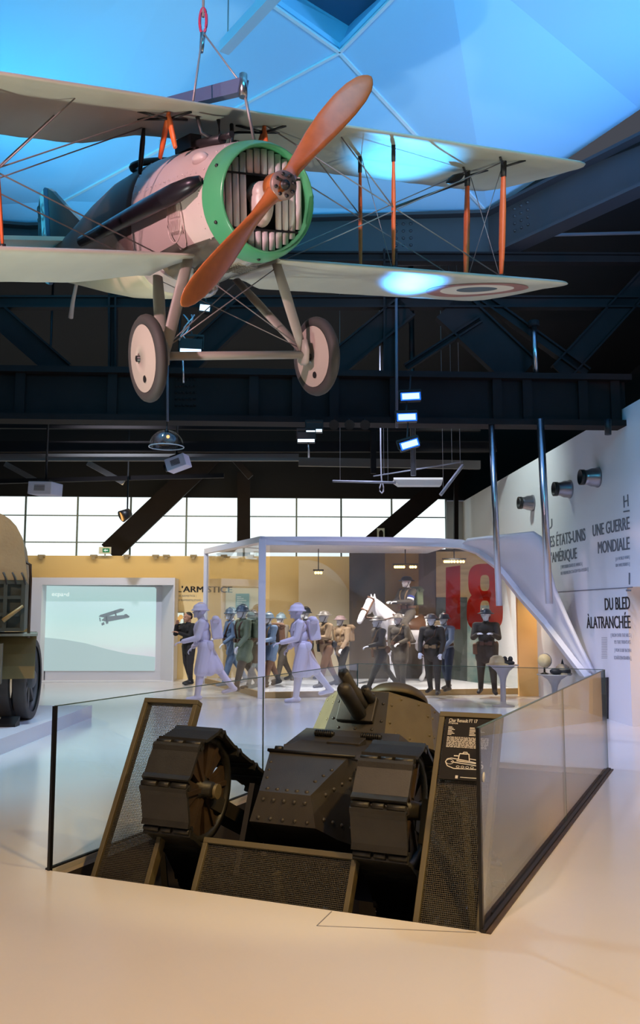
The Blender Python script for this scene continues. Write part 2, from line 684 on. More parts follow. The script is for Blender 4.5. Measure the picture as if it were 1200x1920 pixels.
for k in range(4):
    j = (k + 1) % 4
    mb.hexa([o4[k], o4[j], n4[j], n4[k]], [p + Vector((0, 0, .05)) for p in (o4[k], o4[j], n4[j], n4[k])])
struct(mb.build('ceiling_recess', M_CEIL, ceiling))
mb = MB()
mb.slab(n4[::-1], 0.05)
struct(mb.build('ceiling_recess_top', mat('recess_grey', (96, 104, 132), 0.8), ceiling))
M_SEAM = mat('ceiling_seam', (225, 228, 234), 0.5)
for pts in ([A, B], [A, E2], [at_z(858, -40, CZ), at_z(903, 300, CZ)], [at_z(-20, 63, CZ), at_z(330, -4, CZ)], [A, HL], [A, HR]):
    t = MB()
    t.bar(pts[0] - Vector((0, 0, .01)), pts[1] - Vector((0, 0, .01)), .045, .03)
    struct(t.build('ceiling_rib', M_SEAM, ceiling))

mb = MB()
mb.slab([Vector((p.x, p.y, 8.32)) for p in (E2, R1)] + [Vector((13, R1.y, 8.32)), Vector((13, 15.5, 8.32)), Vector((E2.x, 15.5, 8.32))], .1)
struct(mb.build('ceiling_dark', M_DARK2))
# blue-grey steel beam along the ceiling's edge
for a, b in ((E0, E1c), (E1c, E2), (E2, R1)):
    t = MB()
    d = (b - a).normalized()
    n = d.cross(ZUP).normalized()
    hgt = 0.75
    t.hexa([a, b, b - ZUP * hgt, a - ZUP * hgt], [p - n * .06 for p in (a, b, b - ZUP * hgt, a - ZUP * hgt)])
    for z in (-hgt, -.02):
        p, q = a + ZUP * z, b + ZUP * z
        t.hexa([p + n * .16, q + n * .16, q - n * .16, p - n * .16], [x - ZUP * .05 for x in (p + n * .16, q + n * .16, q - n * .16, p - n * .16)])
    L = (b - a).length
    k = 0
    while k * 1.4 < L:
        p = a + d * (k * 1.4 + .5)
        for s in (0, .12, .24):
            for z in (.15, .27, .39, .51):
                if k % 2 == 0:
                    t.rivet(p + d * s + n * .0 - ZUP * z, n, .028)
        k += 1
    struct(t.build('beam', M_BEAM))

# plate girder across the hall with its stiffeners and rivets, and the truss above it
VG = 13.0
zg0, zg1 = at_v(600, 785, VG).z, at_v(600, 703, VG).z
ug1 = at_v(1172, 740, VG).dot(RX)
t = MB()
t.hexa([room(-11, VG, zg0), room(ug1, VG, zg0), room(ug1, VG, zg1), room(-11, VG, zg1)],
       [room(-11, VG + .05, zg0), room(ug1, VG + .05, zg0), room(ug1, VG + .05, zg1), room(-11, VG + .05, zg1)])
for z in (zg0, zg1 + .04):
    t.hexa([room(-11, VG - .16, z), room(ug1 + .05, VG - .16, z), room(ug1 + .05, VG + .2, z), room(-11, VG + .2, z)],
           [room(-11, VG - .16, z - .09), room(ug1 + .05, VG - .16, z - .09), room(ug1 + .05, VG + .2, z - .09), room(-11, VG + .2, z - .09)])
for px in (40, 212, 476, 556, 626, 738, 930, 986, 1090, 1150):
    u = at_v(px, 740, VG).dot(RX)
    t.bar(room(u, VG - .06, zg0), room(u, VG - .06, zg1), .05, .14, RX)
for i in range(6):
    for j in range(5):
        p = at_v(330 + i * 7, 712 + j * 12, VG - .01)
        t.rivet(p, -RY, .022)
struct(t.build('beam_girder', M_DARK))
VT = 13.15
for x0, y0, x1, y1, w in ((612, 698, 762, 575, 46), (842, 572, 980, 702, 74), (731, 470, 731, 700, 24), (-150, 568, 1195, 568, 20),
                          (1050, 700, 1215, 520, 40), (212, 470, 212, 702, 12), (-40, 560, 120, 700, 40), (330, 700, 480, 560, 44), (905, 560, 1100, 700, 16),
                          (760, 690, 900, 600, 10), (-150, 480, 1200, 486, 16)):
    a, b = at_v(x0, y0, VT), at_v(x1, y1, VT)
    t = MB()
    d = (b - a).normalized()
    s = RY.cross(d).normalized()
    W = w / FPX * VT
    t.bar(a, b, .04, W, s)
    for e in (-1, 1):
        t.bar(a + s * e * W / 2, b + s * e * W / 2, .16, .03, s)
    struct(t.build('beam_truss', M_DARK))
t = MB()
t.bar(at_v(925, 443, 13.6), at_v(1230, 436, 13.6), .05, .035)
struct(t.build('beam_pipe', mat('pale_pipe', (150, 146, 150), .5)))
# lower services and braces in front of the windows
for x0, y0, x1, y1, w, v, m in ((-80, 838, 930, 838, 20, 19.0, M_DARK), (-80, 858, 560, 858, 13, 19.5, mat('grey_beam', (120, 118, 116), .7)),
                                (-80, 905, 420, 892, 8, 20.5, M_DARK), (560, 866, 900, 872, 16, 20.5, mat('grey_beam', (120, 118, 116), .7)),
                                (398, 852, 205, 1036, 40, 23.9, M_DARK), (870, 873, 690, 1025, 34, 23.9, M_DARK),
                                (457, 885, 457, 1040, 24, 23.8, M_DARK), (430, 850, 470, 895, 12, 22, M_DARK),
                                (10, 870, 75, 905, 10, 21, mat('grey_beam', (120, 118, 116), .7)), (165, 868, 232, 905, 10, 21, mat('grey_beam', (120, 118, 116), .7)),
                                (855, 800, 855, 1040, 8, 23.6, M_DARK), (-80, 800, 900, 806, 6, 18.5, M_DARK), (700, 888, 700, 806, 10, 18.4, M_DARK)):
    t = MB()
    a, b = at_v(x0, y0, v), at_v(x1, y1, v)
    s = RY.cross((b - a).normalized()).normalized()
    t.bar(a, b, .12, w / FPX * v, s)
    struct(t.build('beam_brace', m))

# ochre partition with its lettering
VY = 22.6
zy = at_v(200, 1042, VY).z
u0, u1 = -10.8, at_v(672, 1100, VY).dot(RX)
t = MB()
t.hexa([room(u0, VY, 0), room(u1, VY, 0), room(u1, VY, zy), room(u0, VY, zy)],
       [room(u0, VY + .15, 0), room(u1, VY + .15, 0), room(u1, VY + .15, zy), room(u0, VY + .15, zy)])
wall_ochre = struct(t.build('wall_partition', M_YELLOW))
t = MB()
for px in (78, 176, 238, 292, 312, 363, 420, 470):
    p = at_v(px, 1042, VY - .05)
    t.box(p, (.16, .12, .05))
    t.box(p - Vector((0, .03, .05)), (.08, .06, .08))
struct(t.build('trim_3', mat('rail_grey', (170, 160, 140), .5), wall_ochre))
M_INK = mat('black_print', (34, 32, 34), 0.6)
M_GREY_INK = mat('grey_print', (150, 146, 136), 0.6)
text("L'ARMISTICE", at_v(332, 1110, VY), at_v(435, 1111, VY), .155, -RY, M_INK, parent=wall_ochre, bold=.055)
text("THE ARMISTICE |", at_v(330, 1119, VY), at_v(368, 1119, VY), .05, -RY, M_GREY_INK, parent=wall_ochre)
text("DER WAFFENSTILLSTAND", at_v(330, 1127, VY), at_v(377, 1127, VY), .05, -RY, M_GREY_INK, parent=wall_ochre)
M_TEAL = mat('teal_panel', (74, 120, 112), .5)
M_WP = mat('white_print', (225, 225, 222), .6)
for xa, ya, xb, yb, m in ((442, 1113, 467, 1146, M_TEAL), (570, 1113, 595, 1144, M_OFFBLACK)):
    t = MB()
    p, q = at_v(xa, ya, VY - .02), at_v(xb, yb, VY - .02)
    c = (p + q) / 2
    t.box(c, (abs(q.x - p.x), .03, abs(p.z - q.z)), Matrix.Rotation(ROOM, 3, 'Z'))
    o = t.build('text_panel', m)
    tag(o, 'teal text panel on the ochre partition left of the white case post' if m is M_TEAL else 'black text panel with white print on the wall behind the marching figures', 'sign')
    l = MB()
    for i in range(5):
        a = at_v(xa + 2, ya + 6 + i * 3.4, VY - .04)
        b = at_v(xa + 6 + (i * 5 % 13) + 4, ya + 6 + i * 3.4, VY - .04)
        l.bar(a, b, .02, .028, RY)
    l.build('print', M_WP, o)

# right-hand wall lettering
NR = -RX


def wtext(s, xl, yl, xr, yr, h, m=M_INK, bold=.036):
    text(s, at_u(xl, yl), at_u(xr, yr), h, NR, m, parent=wall_right, bold=bold)


M_SOFT = mat('soft_print', (104, 108, 116), .6)
M_FAINT = mat('faint_print', (168, 172, 180), .6)
wtext('H', 1170, 952, 1179, 949, .19, M_SOFT, .02)
wtext('UNE GUERRE', 1112, 1006, 1181, 992, .20, M_SOFT)
wtext('MONDIALE', 1122, 1038, 1181, 1030, .20, M_SOFT)
wtext('[ A WORLD WAR |', 1155, 1051, 1181, 1047, .05, M_FAINT, .0)
wtext('EIN WELTKRIEG ]', 1155, 1063, 1181, 1060, .05, M_FAINT, .0)
wtext('LES \u00c9TATS-UNIS', 1028, 1027, 1098, 1013, .22, M_SOFT)
wtext('U', 1026, 993, 1036, 990, .19, M_SOFT, .02)
wtext("D'AM\u00c9RIQUE", 1028, 1056, 1082, 1047, .20, M_SOFT)
wtext('[ THE UNITED STATES OF AMERICA |', 1052, 1066, 1092, 1060, .06, M_FAINT, .0)
wtext('DIE VEREINIGTEN STAATEN VON AMERIKA ]', 1052, 1078, 1103, 1070, .06, M_FAINT, .0)
wtext('DU BLED', 1135, 1144, 1182, 1142, .20)
wtext('\u00c0LATRANCH\u00c9E', 1101, 1178, 1183, 1178, .20)
wtext('[ FROM OVER THE HILLS |', 1146, 1194, 1184, 1194, .055, M_FAINT, .0)
wtext('TO THE TRENCHES', 1152, 1207, 1183, 1207, .055, M_FAINT, .0)
wtext('| VOM DORF IN DEN', 1153, 1222, 1184, 1223, .055, M_FAINT, .0)
wtext('SCH\u00dcTZENGRABEN ]', 1152, 1236, 1184, 1237, .055, M_FAINT, .0)
t = MB()
t.bar(at_u(1169, 959.5, U_R - .006), at_u(1180, 957.5, U_R - .006), .008, .02)
t.bar(at_u(1180, 1074, U_R - .006), at_u(1180, 1096, U_R - .006), .008, .035, RY)
t.bar(at_u(1174, 1107, U_R - .006), at_u(1183, 1107, U_R - .006), .008, .025)
t.build('lettering', M_SOFT, wall_right)
t = MB()
for i in range(13):
    a = at_u(1128, 1196 + i * 3.2)
    lines(t, a, at_u(1139, 1196 + i * 3.2), 1, .03, .008, NR, .1)
t.build('lettering', M_FAINT, wall_right)
# ---------------------------------------------------------------- biplane
M_DOPE = mat('doped_fabric', (176, 174, 160), 0.42, var=0.10, vscale=3.5, bump=0.05, bscale=14, stretch=(1, .25, 1))
M_COWL = mat('cream_cowling', (196, 178, 172), 0.38, var=0.05, vscale=3)
M_GREEN = mat('green_enamel', (74, 152, 106), 0.30, var=0.06, vscale=4)
M_ALU = mat('aluminium_sheet', (190, 184, 172), 0.24, metal=0.9, var=0.2, vscale=6)
M_CAMO = mat('camouflage_fabric', (66, 64, 66), 0.6, col2=(112, 84, 72), var=0.3, vscale=0.9)
M_BELLY = mat('belly_fabric', (214, 204, 172), 0.4, var=0.06, vscale=3)
M_WOOD = mat('varnished_wood', (178, 102, 54), 0.30, var=0.12, vscale=3, stretch=(6, 6, 6), coat=0.3)
M_STRUT = mat('orange_strut', (222, 104, 52), 0.4, var=0.12, vscale=8)
M_FIT = mat('dark_fitting', (34, 32, 34), 0.45)
M_WIRE = mat('grey_wire', (150, 140, 140), 0.45, metal=0.4)
M_LEG = mat('grey_paint', (150, 142, 134), 0.45)
M_TYRE = mat('rubber_tyre', (58, 54, 54), 0.7)
M_DISC = mat('wheel_fabric', (172, 158, 148), 0.5)
M_PIPE = mat('exhaust_iron', (40, 36, 44), 0.35, metal=0.5)

plane = thing('biplane', 'cream biplane with green nose ring and wooden propeller hanging overhead', 'aeroplane', (-0.272, 5.71, 4.577), local=True)
plane.rotation_mode = 'YXZ'
plane.rotation_euler = (0.25, -0.167, 0.585)
PM = plane.matrix_basis.copy()
PMI = PM.inverted()


def pl(px, py, ax, val):
    """plane-local point seen at a pixel, on a local coordinate plane"""
    o = PMI @ Vector((0, 0, EYE))
    d = (PMI.to_3x3()) @ ray(px, py)
    return o + d * ((val - o[ax]) / d[ax])


def foil(c, n=14, th=.062, cam=.032):
    up, lo = [], []
    for i in range(n + 1):
        t = (1 - cos(pi * i / n)) / 2
        yt = 5 * th * (.2969 * sqrt(t) - .126 * t - .3516 * t * t + .2843 * t ** 3 - .1015 * t ** 4)
        cm = cam * 4 * t * (1 - t)
        up.append((t * c, (cm + yt) * c))
        lo.append((t * c, (cm - yt) * c))
    return up + lo[-2:0:-1]


def zlow(t, c, th=.062, cam=.032):
    yt = 5 * th * (.2969 * sqrt(max(t, 0)) - .126 * t - .3516 * t * t + .2843 * t ** 3 - .1015 * t ** 4)
    return (cam * 4 * t * (1 - t) - yt) * c


def smooth01(t):
    t = min(1, max(0, t))
    return t * t * (3 - 2 * t)


def wing_section(x, le, te, zle, inc):
    c = te - le
    a = inc
    return [Vector((x, le + p, zle + q - p * a)) for p, q in foil(c)]


ZU, YU, IU = .638, .674, .077 / 1.38
ZL, YL, IL = -.413, .628, .125 / 1.30


def upper(x):
    a = abs(x)
    le, te = YU, YU + 1.38
    if a < .8:
        te = YU + 1.38 - .46 * (1 - smooth01((a - .32) / .45))
    te -= .018 * abs(sin(pi * a / .3))
    if a > 3.6:
        t = (a - 3.6) / .33
        le += .26 * t ** 4
        te -= .95 * t ** 3.2
    return le, te


def lower(x):
    a = abs(x)
    le, te = YL, YL + 1.30
    if a < 1.0:
        te -= .40 * (1 - smooth01((a - .42) / .5))
    te -= .018 * abs(sin(pi * a / .3))
    if a > 3.35:
        t = (a - 3.35) / .40
        le += .32 * t ** 4
        te -= .85 * t ** 3.0
    return le, te


def zlo(x):
    return ZL - .073 * abs(x) / 3.7


xs = [-3.93, -3.91, -3.87, -3.8, -3.7] + [-3.6 + .1 * i for i in range(73)] + [3.7, 3.8, 3.87, 3.91, 3.93]
mb = MB()
mb.loft([wing_section(x, *upper(x), ZU, IU) for x in xs])
wing_u = mb.build('upper_wing', M_DOPE, plane)
xs = [.36 + .1 * i for i in range(31)] + [3.45, 3.55, 3.63, 3.69, 3.73, 3.75]
lw = {}
for s in (-1, 1):
    mb = MB()
    mb.loft([wing_section(s * x, *lower(s * x), zlo(x), IL) for x in xs])
    lw[s] = mb.build('lower_wing', M_DOPE, plane)
# roundels under the lower wing
for s in (1,):
    for k, (r0, r1, m) in enumerate(((.0, .20, mat('roundel_blue', (70, 86, 96), .5)), (.20, .36, mat('roundel_white', (205, 196, 182), .5)), (.36, .50, mat('roundel_red', (140, 92, 84), .5)))):
        mb = MB()
        n = 48
        rings = []
        for r in (max(r0, .001), (r0 + r1) / 2, r1):
            ring = []
            for i in range(n):
                a = 2 * pi * i / n
                x, y = s * 2.95 + r * cos(a), 1.26 + r * sin(a)
                le, te = lower(x)
                c = te - le
                t = (y - le) / c
                ring.append(Vector((x, y, zlo(x) + zlow(t, c) - (y - le) * IL - .004)))
            rings.append(ring)
        mb.loft(rings, False)
        mb.build('roundel', m, lw[s])


def ulow(x, y):
    le, te = upper(x)
    return ZU + zlow((y - le) / (te - le), te - le) - (y - le) * IU


def lup(x, y):
    le, te = lower(x)
    c = te - le
    t = (y - le) / c
    yt = 5 * .062 * (.2969 * sqrt(t) - .126 * t - .3516 * t * t + .2843 * t ** 3 - .1015 * t ** 4)
    return zlo(x) + (.032 * 4 * t * (1 - t) + yt) * c - (y - le) * IL


X1, X2 = 1.65, 2.93
for s in (-1, 1):
    for x in (X1, X2):
        for y in (.90, 1.40):
            a, b = Vector((s * x, y, lup(x, y) - .01)), Vector((s * x, y + .02, ulow(x, y) + .01))
            mb = MB()
            k = .75 if x == X1 else 1.15
            pts = [a.lerp(b, t) for t in (0, .08, .3, .6, .9, 1)]
            mb.tube(pts, [.018 * k, .024 * k, .034 * k, .034 * k, .022 * k, .016 * k], 10, flat=.6, up=(0, 1, 0))
            st = mb.build('interplane_strut', M_STRUT, plane)
            for p_, q_, r_ in ((a.lerp(b, .86), b, .024 * k), (a, a.lerp(b, .03), .03 * k)):
                mb = MB()
                mb.tube([p_, q_], r_, 8)
                mb.build('strut_fitting', M_FIT, st)
            if x == X2:
                for dx in (-.16, .16):
                    f = MB()
                    f.tube([b - Vector((0, 0, .06)), Vector((s * x + dx, y - .1, ulow(x + dx, y - .1)))], .011, 6)
                    f.build('strut_brace', M_FIT, plane)
    # cabane struts: an inverted V in front, a single dark strut behind
    for (p, q, m) in (((s * .40, 1.12, .33), (s * .40, .92, ulow(.4, .92)), M_STRUT), ((s * .385, .86, .36), (s * .40, .94, ulow(.4, .94)), M_STRUT),
                      ((s * .37, 1.62, .30), (s * .40, 1.42, ulow(.4, 1.42)), M_FIT)):
        mb = MB()
        a, b = Vector(p), Vector(q)
        mb.tube([a, a.lerp(b, .3), a.lerp(b, .7), b], [.022, .03, .03, .018], 10, flat=.6, up=(0, 1, 0))
        mb.build('cabane_strut', m, plane)
    for dx, dy in ((-.2, .1), (.2, .12), (-.12, .3), (.14, -.1)):
        f = MB()
        f.tube([(s * .40, .93, ulow(.4, .93) - .05), (s * .40 + dx, .93 + dy, ulow(.4 + dx, .93 + dy))], .010, 6)
        f.build('cabane_brace', M_FIT, plane)
    # bracing wires
    for y in (.90, 1.40):
        W = [((s * X2, y, ulow(X2, y)), (s * .44, y, ZL - .02)), ((s * X2, y, lup(X2, y)), (s * .41, y + .02, ulow(.41, y))),
             ((s * X1, y, ulow(X1, y) - .52), (s * (X1 - .55), y, ulow(X1 - .55, y))), ]
        for a, b in W:
            w = MB()
            w.tube([a, b], .0055, 6)
            w.build('bracing_wire', M_WIRE, plane)
    w = MB()
    w.tube([(s * X2, .92, lup(X2, .92)), (s * X2, 1.40, ulow(X2, 1.40))], .0035, 6)
    w.tube([(s * X2, 1.40, lup(X2, 1.40)), (s * X2, .92, ulow(X2, .92))], .0035, 6)
    w.tube([(s * X1, .92, lup(X1, .92)), (s * X1, 1.40, ulow(X1, 1.40))], .0035, 6)
    w.build('bracing_wire', M_WIRE, plane)
    w = MB()
    w.tube([(s * X1, .90, .10), (s * (X2 - .05), 1.38, .50)], .012, 6)
    w.build('aileron_rod', M_FIT, plane)
v = pl(853, 335, 1, 1.36)
mb = MB()
d = Vector((.8, .1, .33)).normalized()
mb.tube([v - d * .13, v - d * .08, v, v + d * .08, v + d * .15], [.006, .03, .042, .03, .004], 10)
mb.build('airspeed_venturi', M_FIT, plane)

# fuselage skins: nose ring, sheet-metal engine cowling, fabric rear body
YM = Matrix(((1, 0, 0), (0, 0, 1), (0, -1, 0)))       # lathe z -> local y


def ylathe(mb, prof, cz=-.06, n=48, mi=0):
    rings = []
    for r, y in prof:
        rings.append([Vector((r * cos(a), y, cz + r * sin(a))) for a in (2 * pi * k / n for k in range(n))])
    mb.loft(rings, False, True, True, mi)


mb = MB()
ylathe(mb, [(.345, .34), (.350, .19), (.354, .155), (.361, .148), (.372, .165), (.392, .215), (.408, .28), (.418, .365)])
ring = mb.build('nose_ring', M_GREEN, plane)
for a in (150, 205, 265, 330, 25):
    mb = MB()
    p = Vector((.404 * cos(radians(a)), .255, -.06 + .404 * sin(radians(a))))
    mb.rivet(p, Vector((cos(radians(a)), -.4, sin(radians(a)))), .014)
    mb.build('stud', M_FIT, ring)


def sect(y, hw, zt, zb, e, n=48):
    cz, hh = (zt + zb) / 2, (zt - zb) / 2
    r = []
    for k in range(n):
        a = 2 * pi * k / n
        ca, sa = cos(a), sin(a)
        r.append(Vector((hw * math.copysign(abs(ca) ** (2 / e), ca), y, cz + hh * math.copysign(abs(sa) ** (2 / e), sa))))
    return r


def interp(tbl, y):
    for a, b in zip(tbl, tbl[1:]):
        if a[0] <= y <= b[0]:
            t = (y - a[0]) / (b[0] - a[0])
            return [a[i] + (b[i] - a[i]) * t for i in range(1, 5)]
    return tbl[-1][1:]


FUS = [(.36, .418, .358, -.478, 2.0), (.75, .435, .40, -.505, 2.15), (1.2, .435, .435, -.56, 2.4), (1.65, .42, .455, -.62, 2.5), (2.1, .40, .46, -.655, 2.5), (2.7, .345, .45, -.62, 2.4),
       (3.5, .265, .36, -.53, 2.3), (4.4, .165, .215, -.41, 2.2), (5.2, .075, .11, -.31, 2.0), (5.62, .03, .06, -.25, 2.0)]
ys = [.36, .45, .6, .75, .9, 1.05, 1.2, 1.35, 1.5, 1.65, 1.74]
mb = MB()
mb.loft([sect(y, *interp(FUS, y)) for y in ys], False)
for i, f in enumerate(mb.f):
    c = sum((mb.v[j] for j in f), Vector()) / 4
    if c.z < -.33 and c.y < 1.4:
        mb.m[i] = 1
for s in (-1, 1):
    for y in (.41, 1.70):
        for k in range(12):
            a = radians(-60 + k * 11) if s > 0 else radians(240 - k * 11)
            hw, zt, zb, e = interp(FUS, y)
            cz, hh = (zt + zb) / 2, (zt - zb) / 2
            ca, sa = cos(a), sin(a)
            mb.rivet(Vector((hw * math.copysign(abs(ca) ** (2 / e), ca), y, cz + hh * math.copysign(abs(sa) ** (2 / e), sa))), Vector((ca, 0, sa)), .008, 6)
    for k in range(14):
        mb.rivet(Vector((s * .42, .5 + k * .085, .14)), Vector((s, 0, .3)), .007, 6)
cowl = mb.build('engine_cowling', [M_COWL, M_ALU], plane)
ys = [1.74, 1.9, 2.1, 2.4, 2.7, 3.1, 3.5, 3.9, 4.4, 4.8, 5.2, 5.62]
mb = MB()
mb.loft([sect(y, *interp(FUS, y)) for y in ys], True)
for i, f in enumerate(mb.f):
    c = sum((mb.v[j] for j in f), Vector()) / len(f)
    hw, zt, zb, e = interp(FUS, min(5.6, max(1.75, c.y)))
    if c.z < zb + .28 * (zt - zb):
        mb.m[i] = 1
mb.build('rear_fuselage', [M_CAMO, M_BELLY], plane)
# louvres, oval vent, blisters, rivets on the cowling
mb = MB()
for row in range(3):
    for k in range(9):
        y = .52 + k * .035
        a = radians(-108 + row * 13)
        hw, zt, zb, e = interp(FUS, y)
        cz, hh = (zt + zb) / 2, (zt - zb) / 2
        p = Vector((hw * cos(a), y, cz + hh * sin(a)))
        nn = Vector((cos(a), 0, sin(a)))
        mb.box(p + nn * .004, (.07, .014, .014), frame(nn, Vector((0, 1, 0))) if False else Matrix.Rotation(-(a + pi / 2), 3, 'Y').inverted())
mb.build('louvre', M_ALU, cowl)
for s in (-1, 1):
    mb = MB()
    R = Matrix.Rotation(s * radians(38), 3, 'Y')
    mb.ball((s * .315, .58, .235), (.055, .10, .055), 14, 10)
    mb.build('blister', M_COWL, cowl)
    mb = MB()
    rr = []
    for k in range(40):
        a = 2 * pi * k / 40
        rr.append(Vector((s * .438, .80 + .13 * cos(a), -.15 + .17 * sin(a))))
    mb.tube(rr + [rr[0]], .006, 6, False)
    for k in range(8):
        for z in (-.22, -.12):
            mb.box((s * .438, .715 + k * .025, z + .02), (.012, .008, .08))
    mb.build('vent_plate', M_COWL, cowl)
    # exhaust pipe with slanted scarfed end
    mb = MB()
    mb.tube([(s * .42, .36, .06), (s * .47, .42, .03), (s * .505, .6, 0), (s * .51, 1.2, -.035), (s * .49, 2.0, -.075), (s * .46, 2.9, -.11)], [.03, .055, .07, .068, .06, .05], 14)
    mb.build('exhaust_pipe', M_PIPE, plane)
mb = MB()
mb.tube([(-.13, .60, .40), (-.13, 1.25, .46)], .035, 10)
mb.tube([(-.13, .45, .405), (-.13, .62, .41)], .022, 10)
mb.box((-.13, 1.2, .47), (.09, .3, .10))
mb.build('machine_gun', M_FIT, plane)
mb = MB()
for p in (((-.22, .82, .585), (-.20, .80, .47), (-.10, .74, .42)), ((-.05, .82, .585), (-.05, .80, .46), (-.10, .76, .42)), ((.10, .90, .585), (.08, .86, .50), (.04, .80, .40))):
    mb.tube(p, .016, 8)
mb.build('fuel_pipe', M_FIT, plane)
mb = MB()
mb.hexa([Vector((-.2, 1.62, .44)), Vector((.2, 1.62, .44)), Vector((.15, 1.72, .60)), Vector((-.15, 1.72, .60))],
        [Vector((-.2, 1.625, .44)), Vector((.2, 1.625, .44)), Vector((.15, 1.725, .60)), Vector((-.15, 1.725, .60))])
mb.build('windscreen', glass_mat('clear_glass'), plane)
mb = MB()
rr = [Vector((.24 * cos(2 * pi * k / 30), 2.05 + .3 * sin(2 * pi * k / 30), .45)) for k in range(31)]
mb.tube(rr, .03, 8, False)
mb.build('cockpit_rim', M_FIT, plane)
mb = MB()
mb.ball((-.12, 1.0, -.60), (.11, .16, .10), 14, 8)
mb.build('oil_sump', M_ALU, plane)

# radiator with shutter slats
mb = MB()
mb.lathe([(.001, 0), (.350, 0)], 40, YM, (0, .31, -.06), False)
rad = mb.build('radiator', M_FIT, plane)
M_SLAT = mat('shutter_metal', (222, 212, 214), .35)
k = 0
x = -.325
while x < .33:
    h = sqrt(max(0, .343 ** 2 - x * x))
    segs = [(-.06 - h, -.06 + h)]
    if -.12 < x < .09:
        segs = [(-.06 - h, -.255), (.11, -.06 + h)]
    for z0, z1 in segs:
        if z1 - z0 > .02:
            s = MB()
            s.loft([[Vector((x + .0255 * cos(a), .245 - .014 * max(0, sin(a)), z)) for a in (2 * pi * q / 16 for q in range(16))] for z in (z0, z1)])
            s.build('shutter', M_SLAT, rad)
    k += 1
    x += .056
mb = MB()
for z in (.105, -.262):
    h = sqrt(.343 ** 2 - (z + .06) ** 2)
    mb.box((0, .235, z), (2 * h, .012, .014))
mb.build('shutter_bar', M_FIT, rad)
mb = MB()
mb.lathe([(.001, -.08), (.05, -.075), (.082, -.03), (.09, .06)], 20, YM, (-.01, .24, -.015), False)
mb.ball((-.015, .24, -.09), (.085, .09, .155), 20, 12)
mb.build('reduction_housing', mat('housing_cream', (200, 186, 178), .4), rad)

# propeller
u = Vector((.746, 0, .798)).normalized()
tt = Vector((-u.z, 0, u.x))
yy = Vector((0, 1, 0))
tab = [(0, .15, .12, 62), (.08, .13, .11, 60), (.16, .115, .085, 55), (.3, .14, .055, 44), (.45, .175, .042, 36), (.62, .20, .032, 29), (.8, .205, .025, 25), (.93, .185, .02, 22), (1.02, .145, .016, 21), (1.07, .095, .012, 20), (1.095, .05, .009, 20), (1.105, .012, .006, 20)]


def blade_ring(r, c, th, be, s):
    be = radians(be)
    cd = tt * cos(be) * s + yy * sin(be)
    nd = tt * sin(be) * s - yy * cos(be)
    off = cd * (.02 * sin(pi * r / 1.1))
    out = []
    for k in range(18):
        a = 2 * pi * k / 18
        out.append(u * r * s + off + cd * (c / 2 * cos(a)) + nd * (th / 2 * sin(a) * (1 - .25 * cos(a))))
    return out


mb = MB()
rings = [blade_ring(r, c, t, b, -1) for r, c, t, b in tab[::-1]]
rings2 = [blade_ring(r, c, t, b, 1) for r, c, t, b in tab[1:]]
mb.loft(rings)
mb.loft([blade_ring(*tab[1], 1)] + rings2)
mb.tube([(0, -.045, 0), (0, .075, 0)], .095, 24)
prop = mb.build('propeller', M_WOOD, plane)
mb = MB()
mb.lathe([(.001, -.062), (.095, -.062), (.098, -.05), (.098, -.035)], 32, YM, (0, 0, 0), False)
hub = mb.build('hub_plate', mat('hub_metal', (150, 128, 122), .4, metal=.4), prop)
mb = MB()
for k in range(8):
    a = 2 * pi * k / 8 + .2
    mb.lathe([(.001, -.075), (.012, -.074), (.013, -.055)], 8, YM, (.072 * cos(a), 0, .072 * sin(a)), False)
mb.lathe([(.001, -.10), (.018, -.098), (.022, -.08), (.034, -.078), (.036, -.055)], 16, YM, (0, 0, 0), False)
mb.build('hub_bolt', M_FIT, hub)

# undercarriage
for s in (-1, 1):
    for p, q in (((s * .37, .72, -.43), (s * .60, .69, -1.13)), ((s * .35, 1.37, -.52), (s * .60, .74, -1.10))):
        mb = MB()
        a, b = Vector(p), Vector(q)
        mb.tube([a.lerp(b, t) for t in (0, .3, .7, 1)], [.040, .048, .046, .038], 12, flat=.42, up=(1, 0, 0))
        mb.build('undercarriage_leg', M_LEG, plane)
    mb = MB()
    mb.tube([(s * .60, .70, -1.02), (s * .60, .70, -1.10), (s * .60, .70, -1.20), (s * .60, .70, -1.225)], [.055, .085, .075, .03], 14, flat=.4, up=(0, 1, 0))
    mb.build('axle_shoe', M_LEG, plane)
    w = thing('wheel', 'x', 'x', local=True)
    for kk in ('label', 'category'):
        del w[kk]
    w.parent = plane
    w.location = (s * .726, .705, -1.156)
    mb = MB()
    R = .275
    rings = []
    for k in range(40):
        a = 2 * pi * k / 40
        c, e = Vector((0, cos(a) * R, sin(a) * R)), Vector((0, cos(a), sin(a)))
        rings.append([c + e * (.045 * cos(b)) + Vector((.042 * sin(b), 0, 0)) for b in (2 * pi * j / 12 for j in range(12))])
    mb.loft(rings + [rings[0]], False)
    mb.build('tyre', M_TYRE, w)
    mb = MB()
    XM = Matrix(((0, 0, 1), (0, 1, 0), (-1, 0, 0)))
    mb.lathe([(.245, -.035), (.12, -.05), (.03, -.065), (.03, .065), (.12, .05), (.245, .035)], 40, XM)
    mb.build('wheel_disc', M_DISC, w)
    mb = MB()
    mb.tube([(-s * .15, 0, 0), (s * .085, 0, 0)], .024, 10)
    for sx in (-1, 1):
        mb.lathe([(.001, 0), (.028, 0)], 16, XM, (sx * .049, -.05, -.145), False)
    mb.build('hub', M_FIT, w)
mb = MB()
mb.tube([(-.60, .70, -1.14), (.60, .70, -1.14)], .032, 12, flat=1.6, up=(0, 0, 1))
mb.build('spreader_bar', M_LEG, plane)
mb = MB()
mb.tube([(-.36, .73, -.48), (.58, .70, -1.08)], .0045, 6)
